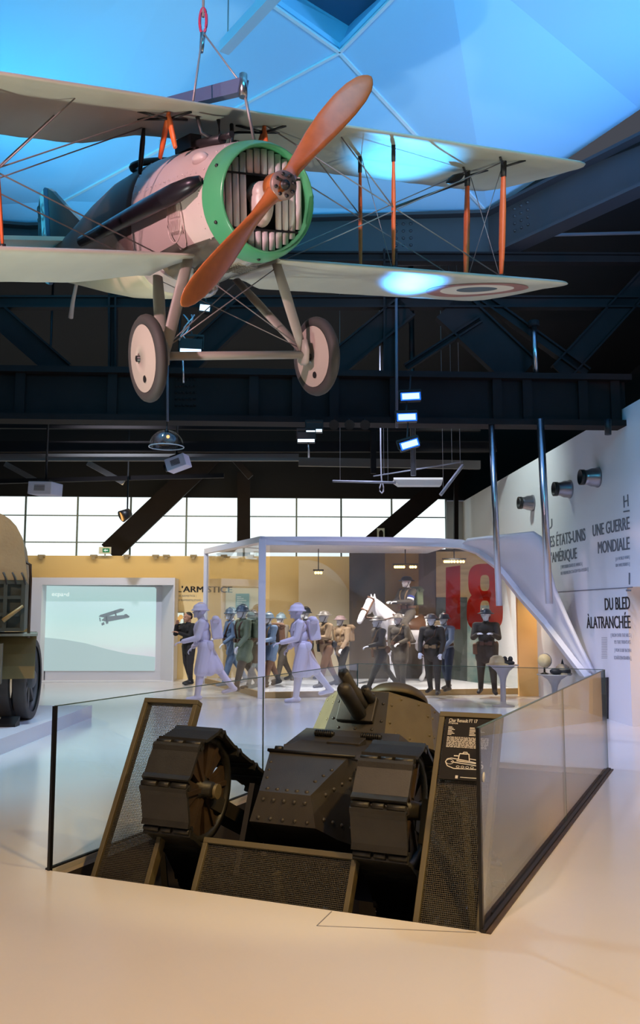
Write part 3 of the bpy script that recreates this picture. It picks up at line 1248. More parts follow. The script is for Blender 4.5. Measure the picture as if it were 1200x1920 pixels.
mb.tube([(.36, .73, -.48), (-.58, .70, -1.08)], .0045, 6)
mb.tube([(.34, 1.36, -.55), (-.58, .74, -1.08)], .0045, 6)
mb.tube([(-.34, 1.36, -.55), (.58, .74, -1.08)], .0045, 6)
mb.build('bracing_wire', M_WIRE, plane)

# tail
mb = MB()
fin = [(4.25, .2), (5.0, .53), (5.42, .73), (5.6, .79), (5.6, .02), (5.0, .08)]
mb.slab([(.022, y, z) for y, z in fin], .044)
mb.build('fin', M_CAMO, plane)
rud = [(5.6, .79), (5.72, .815), (5.86, .79), (5.98, .71), (6.07, .58), (6.11, .36), (6.12, .08), (6.06, -.14), (5.92, -.29), (5.76, -.32), (5.62, -.26)]
M_RB, M_RW, M_RR = mat('rudder_blue', (54, 70, 92), .5), mat('rudder_white', (176, 172, 170), .5), mat('rudder_dark', (52, 38, 42), .5)


def clip(poly, y0, y1):
    def cut(ps, c, keep):
        o = []
        for i in range(len(ps)):
            a, b = ps[i], ps[(i + 1) % len(ps)]
            ina, inb = keep(a[0]), keep(b[0])
            if ina:
                o.append(a)
            if ina != inb:
                t = (c - a[0]) / (b[0] - a[0])
                o.append((c, a[1] + t * (b[1] - a[1])))
        return o
    return cut(cut(poly, y0, lambda v: v >= y0), y1, lambda v: v <= y1)


mb = MB()
for i, (a, b) in enumerate(((5.59, 5.78), (5.78, 5.95), (5.95, 6.2))):
    mb.slab([(.018, y, z) for y, z in clip(rud, a, b)], .036, i)
rudder = mb.build('rudder', [M_RB, M_RW, M_RR], plane)
for ch, y, z in (('S', 5.93, .43), ('6', 5.93, .16), ('1', 5.92, -.10)):
    o = text(ch, (-.02, y + .02, z), (-.02, y - .12, z), .2, (-1, 0, 0), M_FIT, 'lettering', None, .03, .003)
    o.parent = rudder
o = text('S.254', (-.02, 5.76, .22), (-.02, 5.61, .22), .05, (-1, 0, 0), M_RW, 'lettering', None, .01, .003)
o.parent = rudder
mb = MB()
st = [(-.05, 4.75), (-.6, 4.95), (-1.25, 5.25), (-1.45, 5.45), (-1.45, 5.62), (-1.2, 5.85), (-.6, 5.95), (-.1, 5.85)]
mb.slab([(x, y, .10) for x, y in st] + [(-x, y, .10) for x, y in st[::-1]], .045)
mb.build('tailplane', M_DOPE, plane)
mb = MB()
mb.tube([(0, 4.6, -.36), (0, 4.78, -.56), (0, 4.9, -.74)], [.02, .024, .03], 8)
mb.build('tail_skid', M_DISC, plane)

# hoisting tackle
fr, bk = pl(456, 160, 0, 0.0), None
fr = pl(456, 162, 1, .42)
top = pl(381, 32, 1, 1.0)
bk = PMI @ (PM @ fr + (PM @ Vector((0, 2.2, 0)) - PM @ Vector((0, .42, 0))) * 1.0 + Vector((0, 0, 0.25)))
sp = thing('spreader_bar', 'blue-grey steel lifting bar above the middle of the top wing', 'lifting bar', PM @ fr)
mb = MB()
mb.bar(PM @ fr, PM @ bk, .07, .10)
mb.build('bar', mat('blue_grey_bar', (88, 92, 122), .4), sp)
mb = MB()
mb.tube([PM @ fr + Vector((0, 0, -.08)), PM @ fr + Vector((0, 0, .09))], .03, 10)
mb.build('pin', M_STEEL, sp)
cb = thing('hoist_cable', 'steel sling with a red shackle holding up the biplane', 'cable', PM @ top)
wt = PM @ top
for a, b, r in ((PM @ fr, PM @ Vector((.0, .36, .36)), .011), (wt - Vector((0, 0, .12)), PM @ fr, .007), (wt - Vector((0, 0, .12)), PM @ pl(362, 190, 2, .66), .008),
                (wt, Vector((wt.x - .01, wt.y, 8.72)), .01)):
    mb = MB()
    mb.tube([a, b], r, 8)
    mb.build('cable', M_WIRE, cb)
mb = MB()
rr = [wt + Vector((.025 * cos(a), .0, -.03 + .10 * sin(a))) for a in (2 * pi * k / 24 for k in range(25))]
mb.tube(rr, .011, 8, False)
mb.build('shackle', mat('red_shackle', (190, 40, 70), .4), cb)
mb = MB()
mb.tube([wt - Vector((0, 0, .13)), wt - Vector((0.01, 0, .28))], [.022, .016], 8)
mb.build('turnbuckle', M_STEEL, cb)
hb = thing('hoist_beam', 'pale blue suspended hoist beam below the ceiling', 'beam', at_z(420, 90, 8.0))
a, b = at_z(420, 90, 8.0), at_z(515, -12, 8.0)
mb = MB()
mb.bar(a, b + (b - a) * .5, .12, .13)
mb.build('beam_body', mat('pale_beam', (200, 214, 230), .5), hb)
mb = MB()
c = a.lerp(b, .08)
mb.tube([c, Vector((c.x, c.y, 8.74))], .008, 8)
c = a.lerp(b, 1.2)
mb.tube([c, Vector((c.x, c.y, 8.74))], .008, 8)
mb.build('suspension_rod', M_WIRE, hb)
# ---------------------------------------------------------------- tank in the pit
M_TANK = mat('dark_olive_tone', (52, 49, 43), 0.50, var=0.22, vscale=7, bump=0.12, bscale=120)
M_TURRET = mat('lit_olive_tone', (98, 88, 62), 0.50, var=0.16, vscale=6, bump=0.1, bscale=120)  # lighter olive: light on the turret's sides is put into the colour
M_LINK = mat('track_steel', (46, 45, 41), 0.45, metal=0.3, var=0.25, vscale=8, bump=0.15, bscale=90)
M_RIM = mat('worn_idler', (60, 47, 34), 0.5, var=0.35, vscale=9)
M_BLK = mat('gun_black', (28, 27, 26), 0.45)

tank = thing('tank', 'small dark olive riveted tank climbing nose up out of the pit', 'tank', (-.195, 5.853, .504), local=True)
tank.rotation_mode = 'YXZ'
tank.rotation_euler = (radians(-22.2), radians(1.1), radians(-20.6))
TM = tank.matrix_basis.copy()
TMI = TM.inverted()


def tl(px, py, ax, val):
    o = TMI @ Vector((0, 0, EYE))
    d = TMI.to_3x3() @ ray(px, py)
    return o + d * ((val - o[ax]) / d[ax])


def rivets(mb, a, b, n, nrm, r=.012):
    a, b = Vector(a), Vector(b)
    for i in range(n):
        mb.rivet(a.lerp(b, (i + .5) / n), nrm, r, 8)


# nose
Nt = [Vector((-.285, .2, .325)), Vector((.285, .2, .325))]
Nm = [Vector((-.178, -.10, .008)), Vector((.178, -.10, .008))]
Nb = [Vector((-.228, -.055, -.178)), Vector((.228, -.055, -.178))]
mb = MB()
mb.add([Nt[0], Nt[1], Nm[0], Nm[1], Nb[0], Nb[1],
        Vector((-.45, .72, .40)), Vector((.45, .72, .40)), Vector((-.45, .72, -.20)), Vector((.45, .72, -.20)), Vector((-.30, .2, -.20)), Vector((.30, .2, -.20))],
       [(0, 1, 3, 2), (2, 3, 5, 4), (4, 5, 11, 10), (10, 11, 9, 8), (1, 7, 9, 11, 5, 3), (0, 2, 4, 10, 8, 6), (0, 6, 7, 1), (6, 8, 9, 7)])
n1 = Vector((0, -.72, .69))
n2 = Vector((0, -.97, .23))
rivets(mb, (-.165, -.075, .03), (.175, -.075, .03), 5, n1, .016)
rivets(mb, (-.24, .15, .27), (-.17, -.03, .08), 3, n1, .013)
rivets(mb, (.24, .12, .24), (.14, -.02, .09), 3, n1, .014)
rivets(mb, (-.18, -.092, -.04), (.18, -.092, -.04), 5, n2, .014)
rivets(mb, (-.21, -.062, -.15), (.21, -.062, -.15), 5, n2, .014)
rivets(mb, (.215, .0, .02), (.36, .45, .33), 6, Vector((.85, -.45, .2)), .014)
rivets(mb, (.23, -.02, -.11), (.37, .45, -.1), 5, Vector((.85, -.45, .2)), .014)
nose = mb.build('nose', M_TANK, tank)
mb = MB()
mb.tube([(-.30, .195, .335), (.34, .195, .335)], .012, 8)
mb.tube([(-.25, .21, .35), (-.20, .21, .35)], .022, 8)
mb.build('hatch_hinge', M_BLK, nose)
mb = MB()
mb.tube([(.335, .28, .27), (.355, .24, .27), (.36, .24, .20), (.345, .27, .18)], .014, 8)
mb.build('tow_hook', M_LINK, nose)

# driver's front, hull box
mb = MB()
mb.hexa([Vector(p) for p in ((-.30, .2, .325), (.30, .2, .325), (.45, .72, .40), (-.45, .72, .40))],
        [Vector(p) for p in ((-.26, .26, .36), (.26, .26, .36), (.30, .93, .60), (-.36, .93, .60))])
mb.hexa([Vector(p) for p in ((-.45, .72, -.3), (.45, .72, -.3), (.45, 3.1, -.35), (-.45, 3.1, -.35))],
        [Vector(p) for p in ((-.45, .80, .52), (.45, .80, .52), (.45, 2.6, .62), (-.45, 2.6, .62))])
mb.hexa([Vector(p) for p in ((-.45, .80, .51), (.45, .80, .51), (.52, 2.4, .62), (-.52, 2.4, .62))],
        [Vector(p) for p in ((-.36, .98, .70), (.40, .98, .70), (.52, 2.4, .70), (-.52, 2.4, .70))])
hull = mb.build('hull', M_TANK, tank)
mb = MB()
p = Vector((.05, .80, .565))
R = Matrix.Rotation(radians(30), 3, 'X')
mb.box(p, (.26, .16, .05), R)
mb.box(p + Vector((0, -.07, -.05)), (.20, .02, .035), R, 1)
visor = mb.build('driver_visor', [M_TANK, M_BLK], tank, bevel=.006)
for s in (-1, 1):
    mb = MB()
    c = tl(608 if s < 0 else 696, 1375 if s < 0 else 1381, 1, .9)
    for k in range(9):
        mb.tube([c + Vector((-.075 + k * .0165, 0, 0)), c + Vector((-.065 + k * .0165, 0, 0))], .024, 10)
    mb.tube([c - Vector((.08, 0, 0)), c + Vector((.08, 0, 0))], .016, 8)
    mb.build('coil_spring', M_BLK, tank)

# turret: eight riveted plates, each a part
TC = Vector((.03, 1.70, 0))
base = [(-.245, -.70), (.245, -.70), (.53, -.26), (.53, .28), (.24, .68), (-.24, .68), (-.53, .28), (-.53, -.26)]
bz = lambda y: .70 + (y + .7) * .02
rz = lambda y: 1.055 + (y + .6) * .07
lo = [TC + Vector((x, y, bz(y))) for x, y in base]
hi = [TC + Vector((x * .86, y * .86, rz(y * .86))) for x, y in base]
lo[7] = TC + Vector((-.60, -.22, .60))
lo[6] = TC + Vector((-.60, .28, .62))
cen = TC + Vector((0, 0, .9))
for i in range(8):
    j = (i + 1) % 8
    mb = MB()
    q = [lo[i], lo[j], hi[j], hi[i]]
    n = (q[1] - q[0]).cross(q[3] - q[0]).normalized()
    if n.dot((q[0] + q[2]) / 2 - cen) < 0:
        n = -n
    mb.hexa([p - n * .03 for p in q], q)
    c = sum(q, Vector()) / 4
    for a, b, m in ((0, 1, 3), (2, 3, 2), (0, 3, 2), (1, 2, 2)):
        pa, pb = q[a].lerp(c, .16), q[b].lerp(c, .16)
        rivets(mb, pa, pb, m, n, .013)
    mb.build('turret_plate', M_TANK if i == 0 else M_TURRET, tank)  # front plate darker than its neighbours: its shade is put into the colour
mb = MB()
mb.hexa([p - Vector((0, 0, .03)) for p in hi], [p + Vector((0, 0, .004)) for p in hi])
mb.build('turret_roof', M_TURRET, tank)
mb = MB()
CU = Vector((.12, 1.78, 0))
mb.lathe([(.235, 1.10), (.235, 1.17)], 32, None, CU, True)
mb.build('cupola_ring', M_BLK, tank)
mb = MB()
Rt = Matrix.Rotation(radians(-4), 3, 'X')
prof = [(.255, 0), (.262, .012), (.25, .045), (.215, .085), (.15, .118), (.07, .135), (.002, .14)]
mb.lathe(prof, 36, Rt, CU + Vector((0, 0, 1.18)))
mb.lathe([(.255, 0), (.002, .02)], 36, Rt, CU + Vector((0, 0, 1.18)))
mb.build('cupola_dome', M_TURRET, tank)

# gun
g0, g1 = Vector((.055, 1.04, .83)), tl(643, 1288, 1, .60)
gd = (g1 - g0).normalized()
mb = MB()
fr_n = Vector((0, -.96, .26))
mb.box(Vector((.02, 1.03, .885)), (.30, .05, .22), Matrix.Rotation(radians(-14), 3, 'X'))
mb.build('gun_mantlet', M_TANK, tank, bevel=.008)
mb = MB()
mb.tube([g0, g0.lerp(g1, .85), g0.lerp(g1, .95), g1, g1 + gd * .02], [.058, .058, .056, .042, .015], 18)
mb.build('recoil_cylinder', M_TANK, tank)
b1 = tl(644, 1262, 1, .56)
b0 = b1 - gd * .52
mb = MB()
mb.tube([b0, b0.lerp(b1, .45), b0.lerp(b1, .46), b1, b1, b1 - gd * .1], [.052, .052, .042, .042, .022, .022], 18)
mb.build('gun_barrel', M_TANK, tank)
s1 = tl(684, 1291, 1, .86)
mb = MB()
mb.tube([s1 - gd * .2, s1, s1, s1 - gd * .05], [.036, .034, .018, .018], 14)
mb.build('gun_sight', M_TANK, tank)

# tracks: each wide plate with its hinge is a sub-part of its track
PH, RI = radians(-33.8), .385


def idv(k):
    t = PH + (k - .5) * pi / 4
    return Vector((0, -RI * cos(t), RI * sin(t)))


loop = [idv(k) for k in range(-1, 5)]
tail = [Vector((0, 3.05, .10)), Vector((0, 3.28, -.02)), Vector((0, 3.34, -.28)), Vector((0, 3.12, -.50)), Vector((0, 2.75, -.72)), Vector((0, .72, -.74))]


def resample(a, b):
    n = max(1, round((b - a).length / .30))
    return [a.lerp(b, i / n) for i in range(n)]


path = loop[:-1]
seq = [loop[-1]] + tail + [loop[0]]
for a, b in zip(seq, seq[1:]):
    path += resample(a, b)
for s in (-1, 1):
    xc = s * .711
    tr = thing('track', 'x', 'x', local=True)
    del tr['label'], tr['category']
    tr.parent = tank
    N = len(path)
    for i in range(N):
        a, b = path[i], path[(i + 1) % N]
        d = (b - a).normalized()
        n = Vector((0, -d.z, d.y)) * -1
        ctr = Vector((0, 1.5, -.3)) if i > 7 else Vector((0, 0, 0))
        if i < 6:
            n = ((a + b) / 2).normalized()
            n = (n - d * n.dot(d)).normalized()
        elif n.dot((a + b) / 2 - Vector((0, 1.6, -.3))) < 0:
            n = -n
        L = (b - a).length
        mb = MB()
        X = Vector((1, 0, 0))
        hw = .17
        # cross-section along the link: recessed hinge band, then the plate with rolled lip
        prof = [(0.0, -.016), (.125 * L, -.016), (.135 * L, .010), (.16 * L, .028), (.20 * L, .024), (.28 * L, .012), (.82 * L, .012), (.93 * L, .022), (1.0 * L, .018), (1.02 * L, -.004)]
        top_ = [a + d * u_ + n * v_ for u_, v_ in prof]
        bot_ = [a + d * u_ + n * (v_ - .022) for u_, v_ in prof]
        for k in range(len(prof) - 1):
            q = [top_[k], top_[k + 1], bot_[k + 1], bot_[k]]
            mb.hexa([p + X * (xc - hw) for p in q], [p + X * (xc + hw) for p in q])
        for x0, x1 in ((-.165, -.055), (-.035, .035), (.055, .165)):
            c = a + d * (.05 * L) + n * .002 + X * (xc + (x0 + x1) / 2)
            mb.tube([c - X * (x1 - x0) / 2, c + X * (x1 - x0) / 2], .019, 8)
        mb.build('track_link', M_LINK, tr)
    # idler wheel with sectors
    XM2 = Matrix(((0, 0, 1), (0, 1, 0), (-1, 0, 0)))
    w = thing('idler_wheel', 'x', 'x', local=True)
    del w['label'], w['category']
    w.parent = tank
    w.location = (xc, 0, 0)
    mb = MB()
    for sx in (-.095, .095):
        rings = []
        for r, z in ((.30, -.02), (.345, -.02), (.345, .02), (.30, .02), (.30, -.02)):
            rings.append([Vector((sx + z, r * cos(2 * pi * k / 32), r * sin(2 * pi * k / 32))) for k in range(32)])
        mb.loft(rings, False)
    mb.build('rim', M_LINK, w)
    mb = MB()
    mb.lathe([(.001, -.15), (.05, -.15), (.055, -.10), (.09, -.08), (.09, .08), (.055, .10), (.05, .15), (.001, .15)], 20, XM2)
    mb.build('hub', M_LINK, w)
    for k in range(6):
        a = 2 * pi * k / 6 + .35
        e, f = Vector((0, cos(a), sin(a))), Vector((0, -sin(a), cos(a)))
        mb = MB()
        for sx in (-.085, .085):
            X = Vector((sx, 0, 0))
            mb.hexa([X + e * .07 - f * .03, X + e * .07 + f * .03, X + e * .31 + f * .13, X + e * .31 - f * .13],
                    [X * .6 + e * .07 - f * .03, X * .6 + e * .07 + f * .03, X * .6 + e * .31 + f * .13, X * .6 + e * .31 - f * .13])
            mb.bar(X * 1.1 + e * .07, X * 1.1 + e * .31, .03, .02, (1, 0, 0))
        mb.build('spoke', M_RIM, w)
    # side frame with road wheels
    mb = MB()
    mb.bar((xc, .1, -.05), (xc, 3.0, -.15), .10, .22, (1, 0, 0))
    mb.bar((xc, .5, -.45), (xc, 2.8, -.48), .16, .10, (1, 0, 0))
    mb.build('side_frame', M_TANK, tank)
    mb = MB()
    mb.box((s * .50, 1.72, -.16), (.04, 2.5, .62))
    mb.build('suspension_plate', M_TANK, tank)
    for k in range(7):
        mb = MB()
        mb.lathe([(.001, -.09), (.10, -.09), (.10, -.05), (.075, -.04), (.075, .04), (.10, .05), (.10, .09), (.001, .09)], 18, XM2, (xc, .75 + k * .32, -.60))
        mb.build('road_wheel', M_LINK, tank)
    mb = MB()
    mb.lathe([(.001, -.06), (.22, -.06), (.25, -.03), (.25, .03), (.22, .06), (.001, .06)], 20, XM2, (xc, 3.05, -.2))
    mb.build('sprocket_wheel', M_LINK, tank)
    mb = MB()
    mb.tube([(xc - s * .17, .05, 0), (xc + s * .20, .05, 0)], .05, 12)
    mb.box((xc + s * .19, .05, -.06), (.05, .14, .26))
    mb.build('tensioner', M_TURRET, tank)
    mb = MB()
    mb.tube([(s * .34, .75, .10), (s * .34, .80, .10)], .03, 10)
    c = Vector((s * .52, .62, .08))
    mb.tube([c, c + Vector((s * -.02, .0, 0)), c + Vector((s * -.06, 0, 0)), c + Vector((s * -.09, 0, 0)), c + Vector((s * -.16, 0, 0))], [.02, .06, .065, .045, .03], 14)
    mb.build('spring_housing', M_RIM, tank)

# sloping bed that carries the tank
mb = MB()
q = [TM @ Vector(p) for p in ((-1.0, .55, -.775), (1.0, .55, -.775), (1.0, 3.5, -.775), (-1.0, 3.5, -.775))]
mb.hexa([Vector((p.x, p.y, PD + .01)) for p in q], q)
struct(mb.build('floor_ramp', M_PIT))

# ---------------------------------------------------------------- leaning mesh panels
M_GRATE = mat('olive_mesh_steel', (86, 79, 56), 0.55)
M_GRATE_D = mat('dark_mesh_steel', (70, 67, 56), 0.55)


def pit(s, t, z):
    return FL + E1 * s + AX * t + ZUP * z


def s_of(px, py):
    return (at_z(px, py, 0) - FL).dot(E1)


def grate(label, s0, s1, t1, z1, t0=.03, z0=-.06, fw=.034):
    a, b, c, d = pit(s0, t0, z0), pit(s1, t0, z0), pit(s1, t1, z1), pit(s0, t1, z1)
    g = thing('mesh_panel', label, 'mesh panel', (a + b) / 2)
    ex, ey = (b - a).normalized(), (d - a).normalized()
    n = ex.cross(ey).normalized()
    W, H = (b - a).length, (d - a).length
    P = lambda x, y, o=0: a + ex * x + ey * y + n * o
    for x0, y0, x1, y1, w in ((0, fw / 2, W, fw / 2, fw), (0, H - fw / 2, W, H - fw / 2, fw), (fw / 2, fw, fw / 2, H - fw, fw), (W - fw / 2, fw, W - fw / 2, H - fw, fw)):
        mb = MB()
        mb.bar(P(x0, y0, -.03), P(x1, y1, -.03), w, .07, n) if False else mb.box((P(x0, y0, -.03) + P(x1, y1, -.03)) / 2, (max(abs(x1 - x0), w), max(abs(y1 - y0), w), .07), Matrix((ex, ey, n)).transposed())
        mb.build('rail', M_GRATE, g, bevel=.004)
    mb = MB()
    pitch, wr = .0108, .0028
    x = fw
    while x < W - fw:
        mb.box(P(x, H / 2, -.02), (wr, H - 2 * fw, wr), Matrix((ex, ey, n)).transposed())
        x += pitch
    y = fw
    while y < H - fw:
        mb.box(P(W / 2, y, -.017), (W - 2 * fw, wr, wr), Matrix((ex, ey, n)).transposed())
        y += pitch
    mb.build('mesh', M_GRATE_D, g)
    # stay at the back
    mb = MB()
    mb.bar(P(W / 2, H * .6, -.06), pit((s0 + s1) / 2, t1 * .6 + .28, -.6), .04, .04)
    mb.build('stay', M_GRATE, g)
    return g, P, n, W, H, a, ex, ey


grate('tall narrow mesh panel left of the tank, bright floor showing through it', s_of(160, 1642), s_of(272, 1656), .60, 1.08)
grate('low wide mesh panel in front of the tank between both tracks', s_of(350, 1668), s_of(648, 1709), .20, .27)
gr, GP, gn_, gW, gH, ga, gex, gey = grate('tall mesh panel right of the tank carrying the black information sign', s_of(765, 1731), min(s_of(765, 1731) + .46, (FR - FL).length - .012), .62, 1.075)

# information sign on the right-hand mesh panel
mb = MB()
sx0, sx1, sy0, sy1 = .05, gW - .04, gH * .665, gH * .965
RB = Matrix((gex, gey, gn_)).transposed()
mb.box(GP((sx0 + sx1) / 2, (sy0 + sy1) / 2, .012), (sx1 - sx0, sy1 - sy0, .012), RB)
sign = mb.build('information_sign', mat('sign_black', (20, 18, 20), .6, spec=.25))
tag(sign, 'black information sign with white print and a tank drawing on the right mesh panel', 'sign')
M_SP = mat('sign_print', (215, 212, 205), .6)


def SP(x, y):
    return GP(sx0 + x * (sx1 - sx0), sy0 + y * (sy1 - sy0), .0185)


text('Char Renault FT 17', SP(.07, .93), SP(.66, .93), .022, gn_, M_SP, 'lettering', sign, .02, .001, lift=.0005)
text('France', SP(.07, .895), SP(.26, .895), .014, gn_, M_SP, 'lettering', sign, .01, .001, lift=.0005)
mb = MB()
for r in range(7):
    y = .845 - r * .021
    for x0, x1 in ((.07, .07 + .08 + .03 * (r % 3)), (.52, .62 + .07 * ((r * 5) % 4))):
        mb.box((SP(x0, y) + SP(x1, y)) / 2, ((SP(x1, y) - SP(x0, y)).length, .0035, .001), RB)
for r in range(10):
    y = .68 - r * .018
    x = .07
    while x < .9:
        l = .02 + random.random() * .07
        mb.box((SP(x, y) + SP(min(x + l, .93), y)) / 2, ((SP(min(x + l, .93), y) - SP(x, y)).length, .0032, .001), RB)
        x += l + .014
mb.build('small_print', M_SP, sign)
mb = MB()


def sline(pts, w=.0026):
    for p, q in zip(pts, pts[1:]):
        mb.bar(SP(*p), SP(*q), .001, w, gex if abs(p[0] - q[0]) < abs(p[1] - q[1]) else gey)


tx = lambda u_, v_: (.08 + u_ * .80, .17 + v_ * .26)
sline([tx(.02, .40), tx(.06, .58), tx(.16, .64), tx(.5, .55), tx(.86, .42), tx(.98, .30), tx(.98, .16), tx(.88, .05), tx(.25, .02), tx(.08, .16), tx(.02, .40)], .005)
for cx, cy, r in ((.13, .42, .10), (.90, .22, .075), (.35, .14, .04), (.47, .14, .04), (.59, .14, .04), (.71, .14, .04)):
    sline([tx(cx + r * cos(2 * pi * k / 10), cy + r * 1.5 * sin(2 * pi * k / 10)) for k in range(11)])
sline([tx(.34, .58), tx(.36, .95), tx(.60, .95), tx(.63, .52)], .006)
sline([tx(.44, .95), tx(.46, 1.05), tx(.55, 1.05), tx(.56, .95)], .005)
sline([tx(.36, .80), tx(.22, .80)], .006)
sline([tx(.63, .66), tx(.80, .62), tx(.95, .50)], .005)
sline([tx(.16, .42), tx(.86, .26)], .005)
sline([tx(.30, .50), tx(.80, .40)], .006)
mb.build('tank_drawing', M_SP, sign)
mb = MB()
mb.box(SP(.36, .045), (.016, .018, .001), RB)
mb.box(SP(.60, .045), (.10, .004, .001), RB)
mb.build('emblem', M_SP, sign)

# ---------------------------------------------------------------- glass balustrade round the pit
GLASS = glass_mat('balustrade_glass', (0.955, 0.982, 0.98))
M_EDGE = mat('black_edge', (14, 14, 15), .4)
M_GEDGE = mat('glass_edge', (70, 100, 96), .25)
GH = 1.065


def pane(label, a, b, off=0.0, edge0=None, edge1=None, z0=-.03, group=None):
    d = (b - a).normalized()
    n = d.cross(ZUP).normalized()
    a, b = a + d * .006, b - d * .006
    g = MB()
    q = [a + ZUP * z0, b + ZUP * z0, b + ZUP * (GH - .004), a + ZUP * (GH - .004)]
    g.hexa([p + n * .006 for p in q], [p - n * .006 for p in q])
    o = tag(g.build('glass_panel', GLASS), label, 'glass panel')
    e = MB()
    e.bar(a + ZUP * (GH), b + ZUP * (GH), .013, .006)
    e.build('top_edge', M_GEDGE, o)
    for p, m, w in ((a, edge0, .03), (b, edge1, .03)):
        if m:
            e = MB()
            e.bar(p + ZUP * z0, p + ZUP * GH, .03 if m is M_EDGE else .008, .02 if m is M_EDGE else .013, n)
            e.build('end_edge', m, o)
    return o


def along(a, b, px):
    # point on the segment whose image column is px
    lo_, hi_ = 0.0, 1.0
    for _ in range(40):
        m = (lo_ + hi_) / 2
        p = a.lerp(b, m)
        x = 600 + FPX * p.x / (p.y * cos(PITCH) + (p.z - EYE) * sin(PITCH))
        if (x < px) == (b.x > a.x):
            lo_ = m
        else:
            hi_ = m
    return a.lerp(b, lo_)


JL = along(FL, BL, 493)
JR = along(FR, BR, 1062)
pane('glass balustrade pane left of the tank, its near end edged in black', FL, JL, edge0=M_EDGE, edge1=M_GEDGE)
pane('glass balustrade pane farther back on the left side of the pit', JL, BL, edge1=M_GEDGE)
pane('long glass balustrade pane right of the tank with a round white sticker', FR, JR, edge0=M_EDGE, edge1=M_GEDGE)
pane('short glass balustrade pane at the far end of the right side', JR, BR, edge1=M_GEDGE)
pane('glass balustrade pane along the back of the pit behind the turret', BL, BR)
mb = MB()
p = along(FR, BR, 910)
d = (BR - FR).normalized()
n = d.cross(ZUP).normalized()
zst = at_z(910, 1457, 0)
r_ = ray(910, 1457)
tpar = p.y / r_.y
zc = EYE + r_.z * tpar
mb.lathe([(.001, 0), (.028, 0), (.028, .001), (.001, .001)], 24, frame(n), p + ZUP * (zc - p.z) + n * .008)
o = mb.build('round_sticker', mat('sticker_white', (200, 202, 205), .5))
tag(o, 'small round pale sticker on the right-hand glass pane', 'sticker')
text('N\u00b0 12', p + ZUP * (zc - p.z - .006) + n * .0095 - d * .02, p + ZUP * (zc - p.z - .006) + n * .0095 + d * .02, .012, n, M_SOFT, 'lettering', o, 0, .0005, lift=0) if False else None
# dark channel along the right edge, threshold along the left
mb = MB()
n = AX.cross(ZUP).normalized()
a, b = FR - AX * .02, BR + AX * .02
for o0, w, h, m in ((.014, .026, .018, 0), (.042, .026, .008, 1)):
    mb.bar(a + n * o0 + ZUP * h / 2, b + n * o0 + ZUP * h / 2, w, h, ZUP, m) if False else mb.hexa(
        [a + n * (o0 - w / 2), b + n * (o0 - w / 2), b + n * (o0 + w / 2), a + n * (o0 + w / 2)],
        [p_ + ZUP * h for p_ in (a + n * (o0 - w / 2), b + n * (o0 - w / 2), b + n * (o0 + w / 2), a + n * (o0 + w / 2))], m)
struct(mb.build('trim_channel', [mat('channel_black', (34, 30, 28), .5), mat('channel_brown', (84, 70, 60), .6, var=.3, vscale=9)]))
mb = MB()
a, b = FL - n * .02, BL - n * .02
mb.hexa([a - n * .012, b - n * .012, b + n * .012, a + n * .012], [p_ + ZUP * .012 for p_ in (a - n * .012, b - n * .012, b + n * .012, a + n * .012)])
struct(mb.build('trim_channel', mat('channel_black', (34, 30, 28), .5)))
# ---------------------------------------------------------------- projection wall
M_BOX = mat('grey_white_box', (214, 212, 214), .55)
VS = 21.75
pb = thing('projection_booth', 'grey-white projection booth with a lit film screen before the ochre wall', 'projection screen', at_v(190, 1275, VS))
xl, xr_, xi, xsl = [at_v(x, 1150, VS).dot(RX) for x in (54, 327, 297, 81)]
zt, zi = at_v(190, 1083, VS).z, at_v(190, 1099, VS).z
VSI = VS + .45
t = MB()
for (a, b, z0, z1) in ((xl, xsl - .05, 0, zt), (xi + .35, xr_, 0, zt), (xsl - .05, xi + .35, zi + .03, zt), (xsl - .05, xi + .35, 0, .02)):
    t.hexa([room(a, VS, z0), room(b, VS, z0), room(b, VS, z1), room(a, VS, z1)], [room(a, VY - .01, z0), room(b, VY - .01, z0), room(b, VY - .01, z1), room(a, VY - .01, z1)])
t.build('housing', M_BOX, pb)
t = MB()
sA, sB = xsl - .02, xi + .02
t.hexa([room(sA, VSI, .02), room(sB, VSI, .02), room(sB, VSI, zi + .02), room(sA, VSI, zi + .02)], [room(sA, VSI + .1, .02), room(sB, VSI + .1, .02), room(sB, VSI + .1, zi + .02), room(sA, VSI + .1, zi + .02)])
t.hexa([room(sB, VSI, .02), room(xi + .36, VS + .02, .02), room(xi + .36, VS + .02, zi + .03), room(sB, VSI, zi + .03)], [room(sB, VSI + .1, .02), room(xi + .36, VSI + .1, .02), room(xi + .36, VSI + .1, zi + .03), room(sB, VSI + .1, zi + .03)])
t.build('backing', M_BOX, pb)


def sv(px, py, o=.012):
    return at_v(px, py, VSI - o)


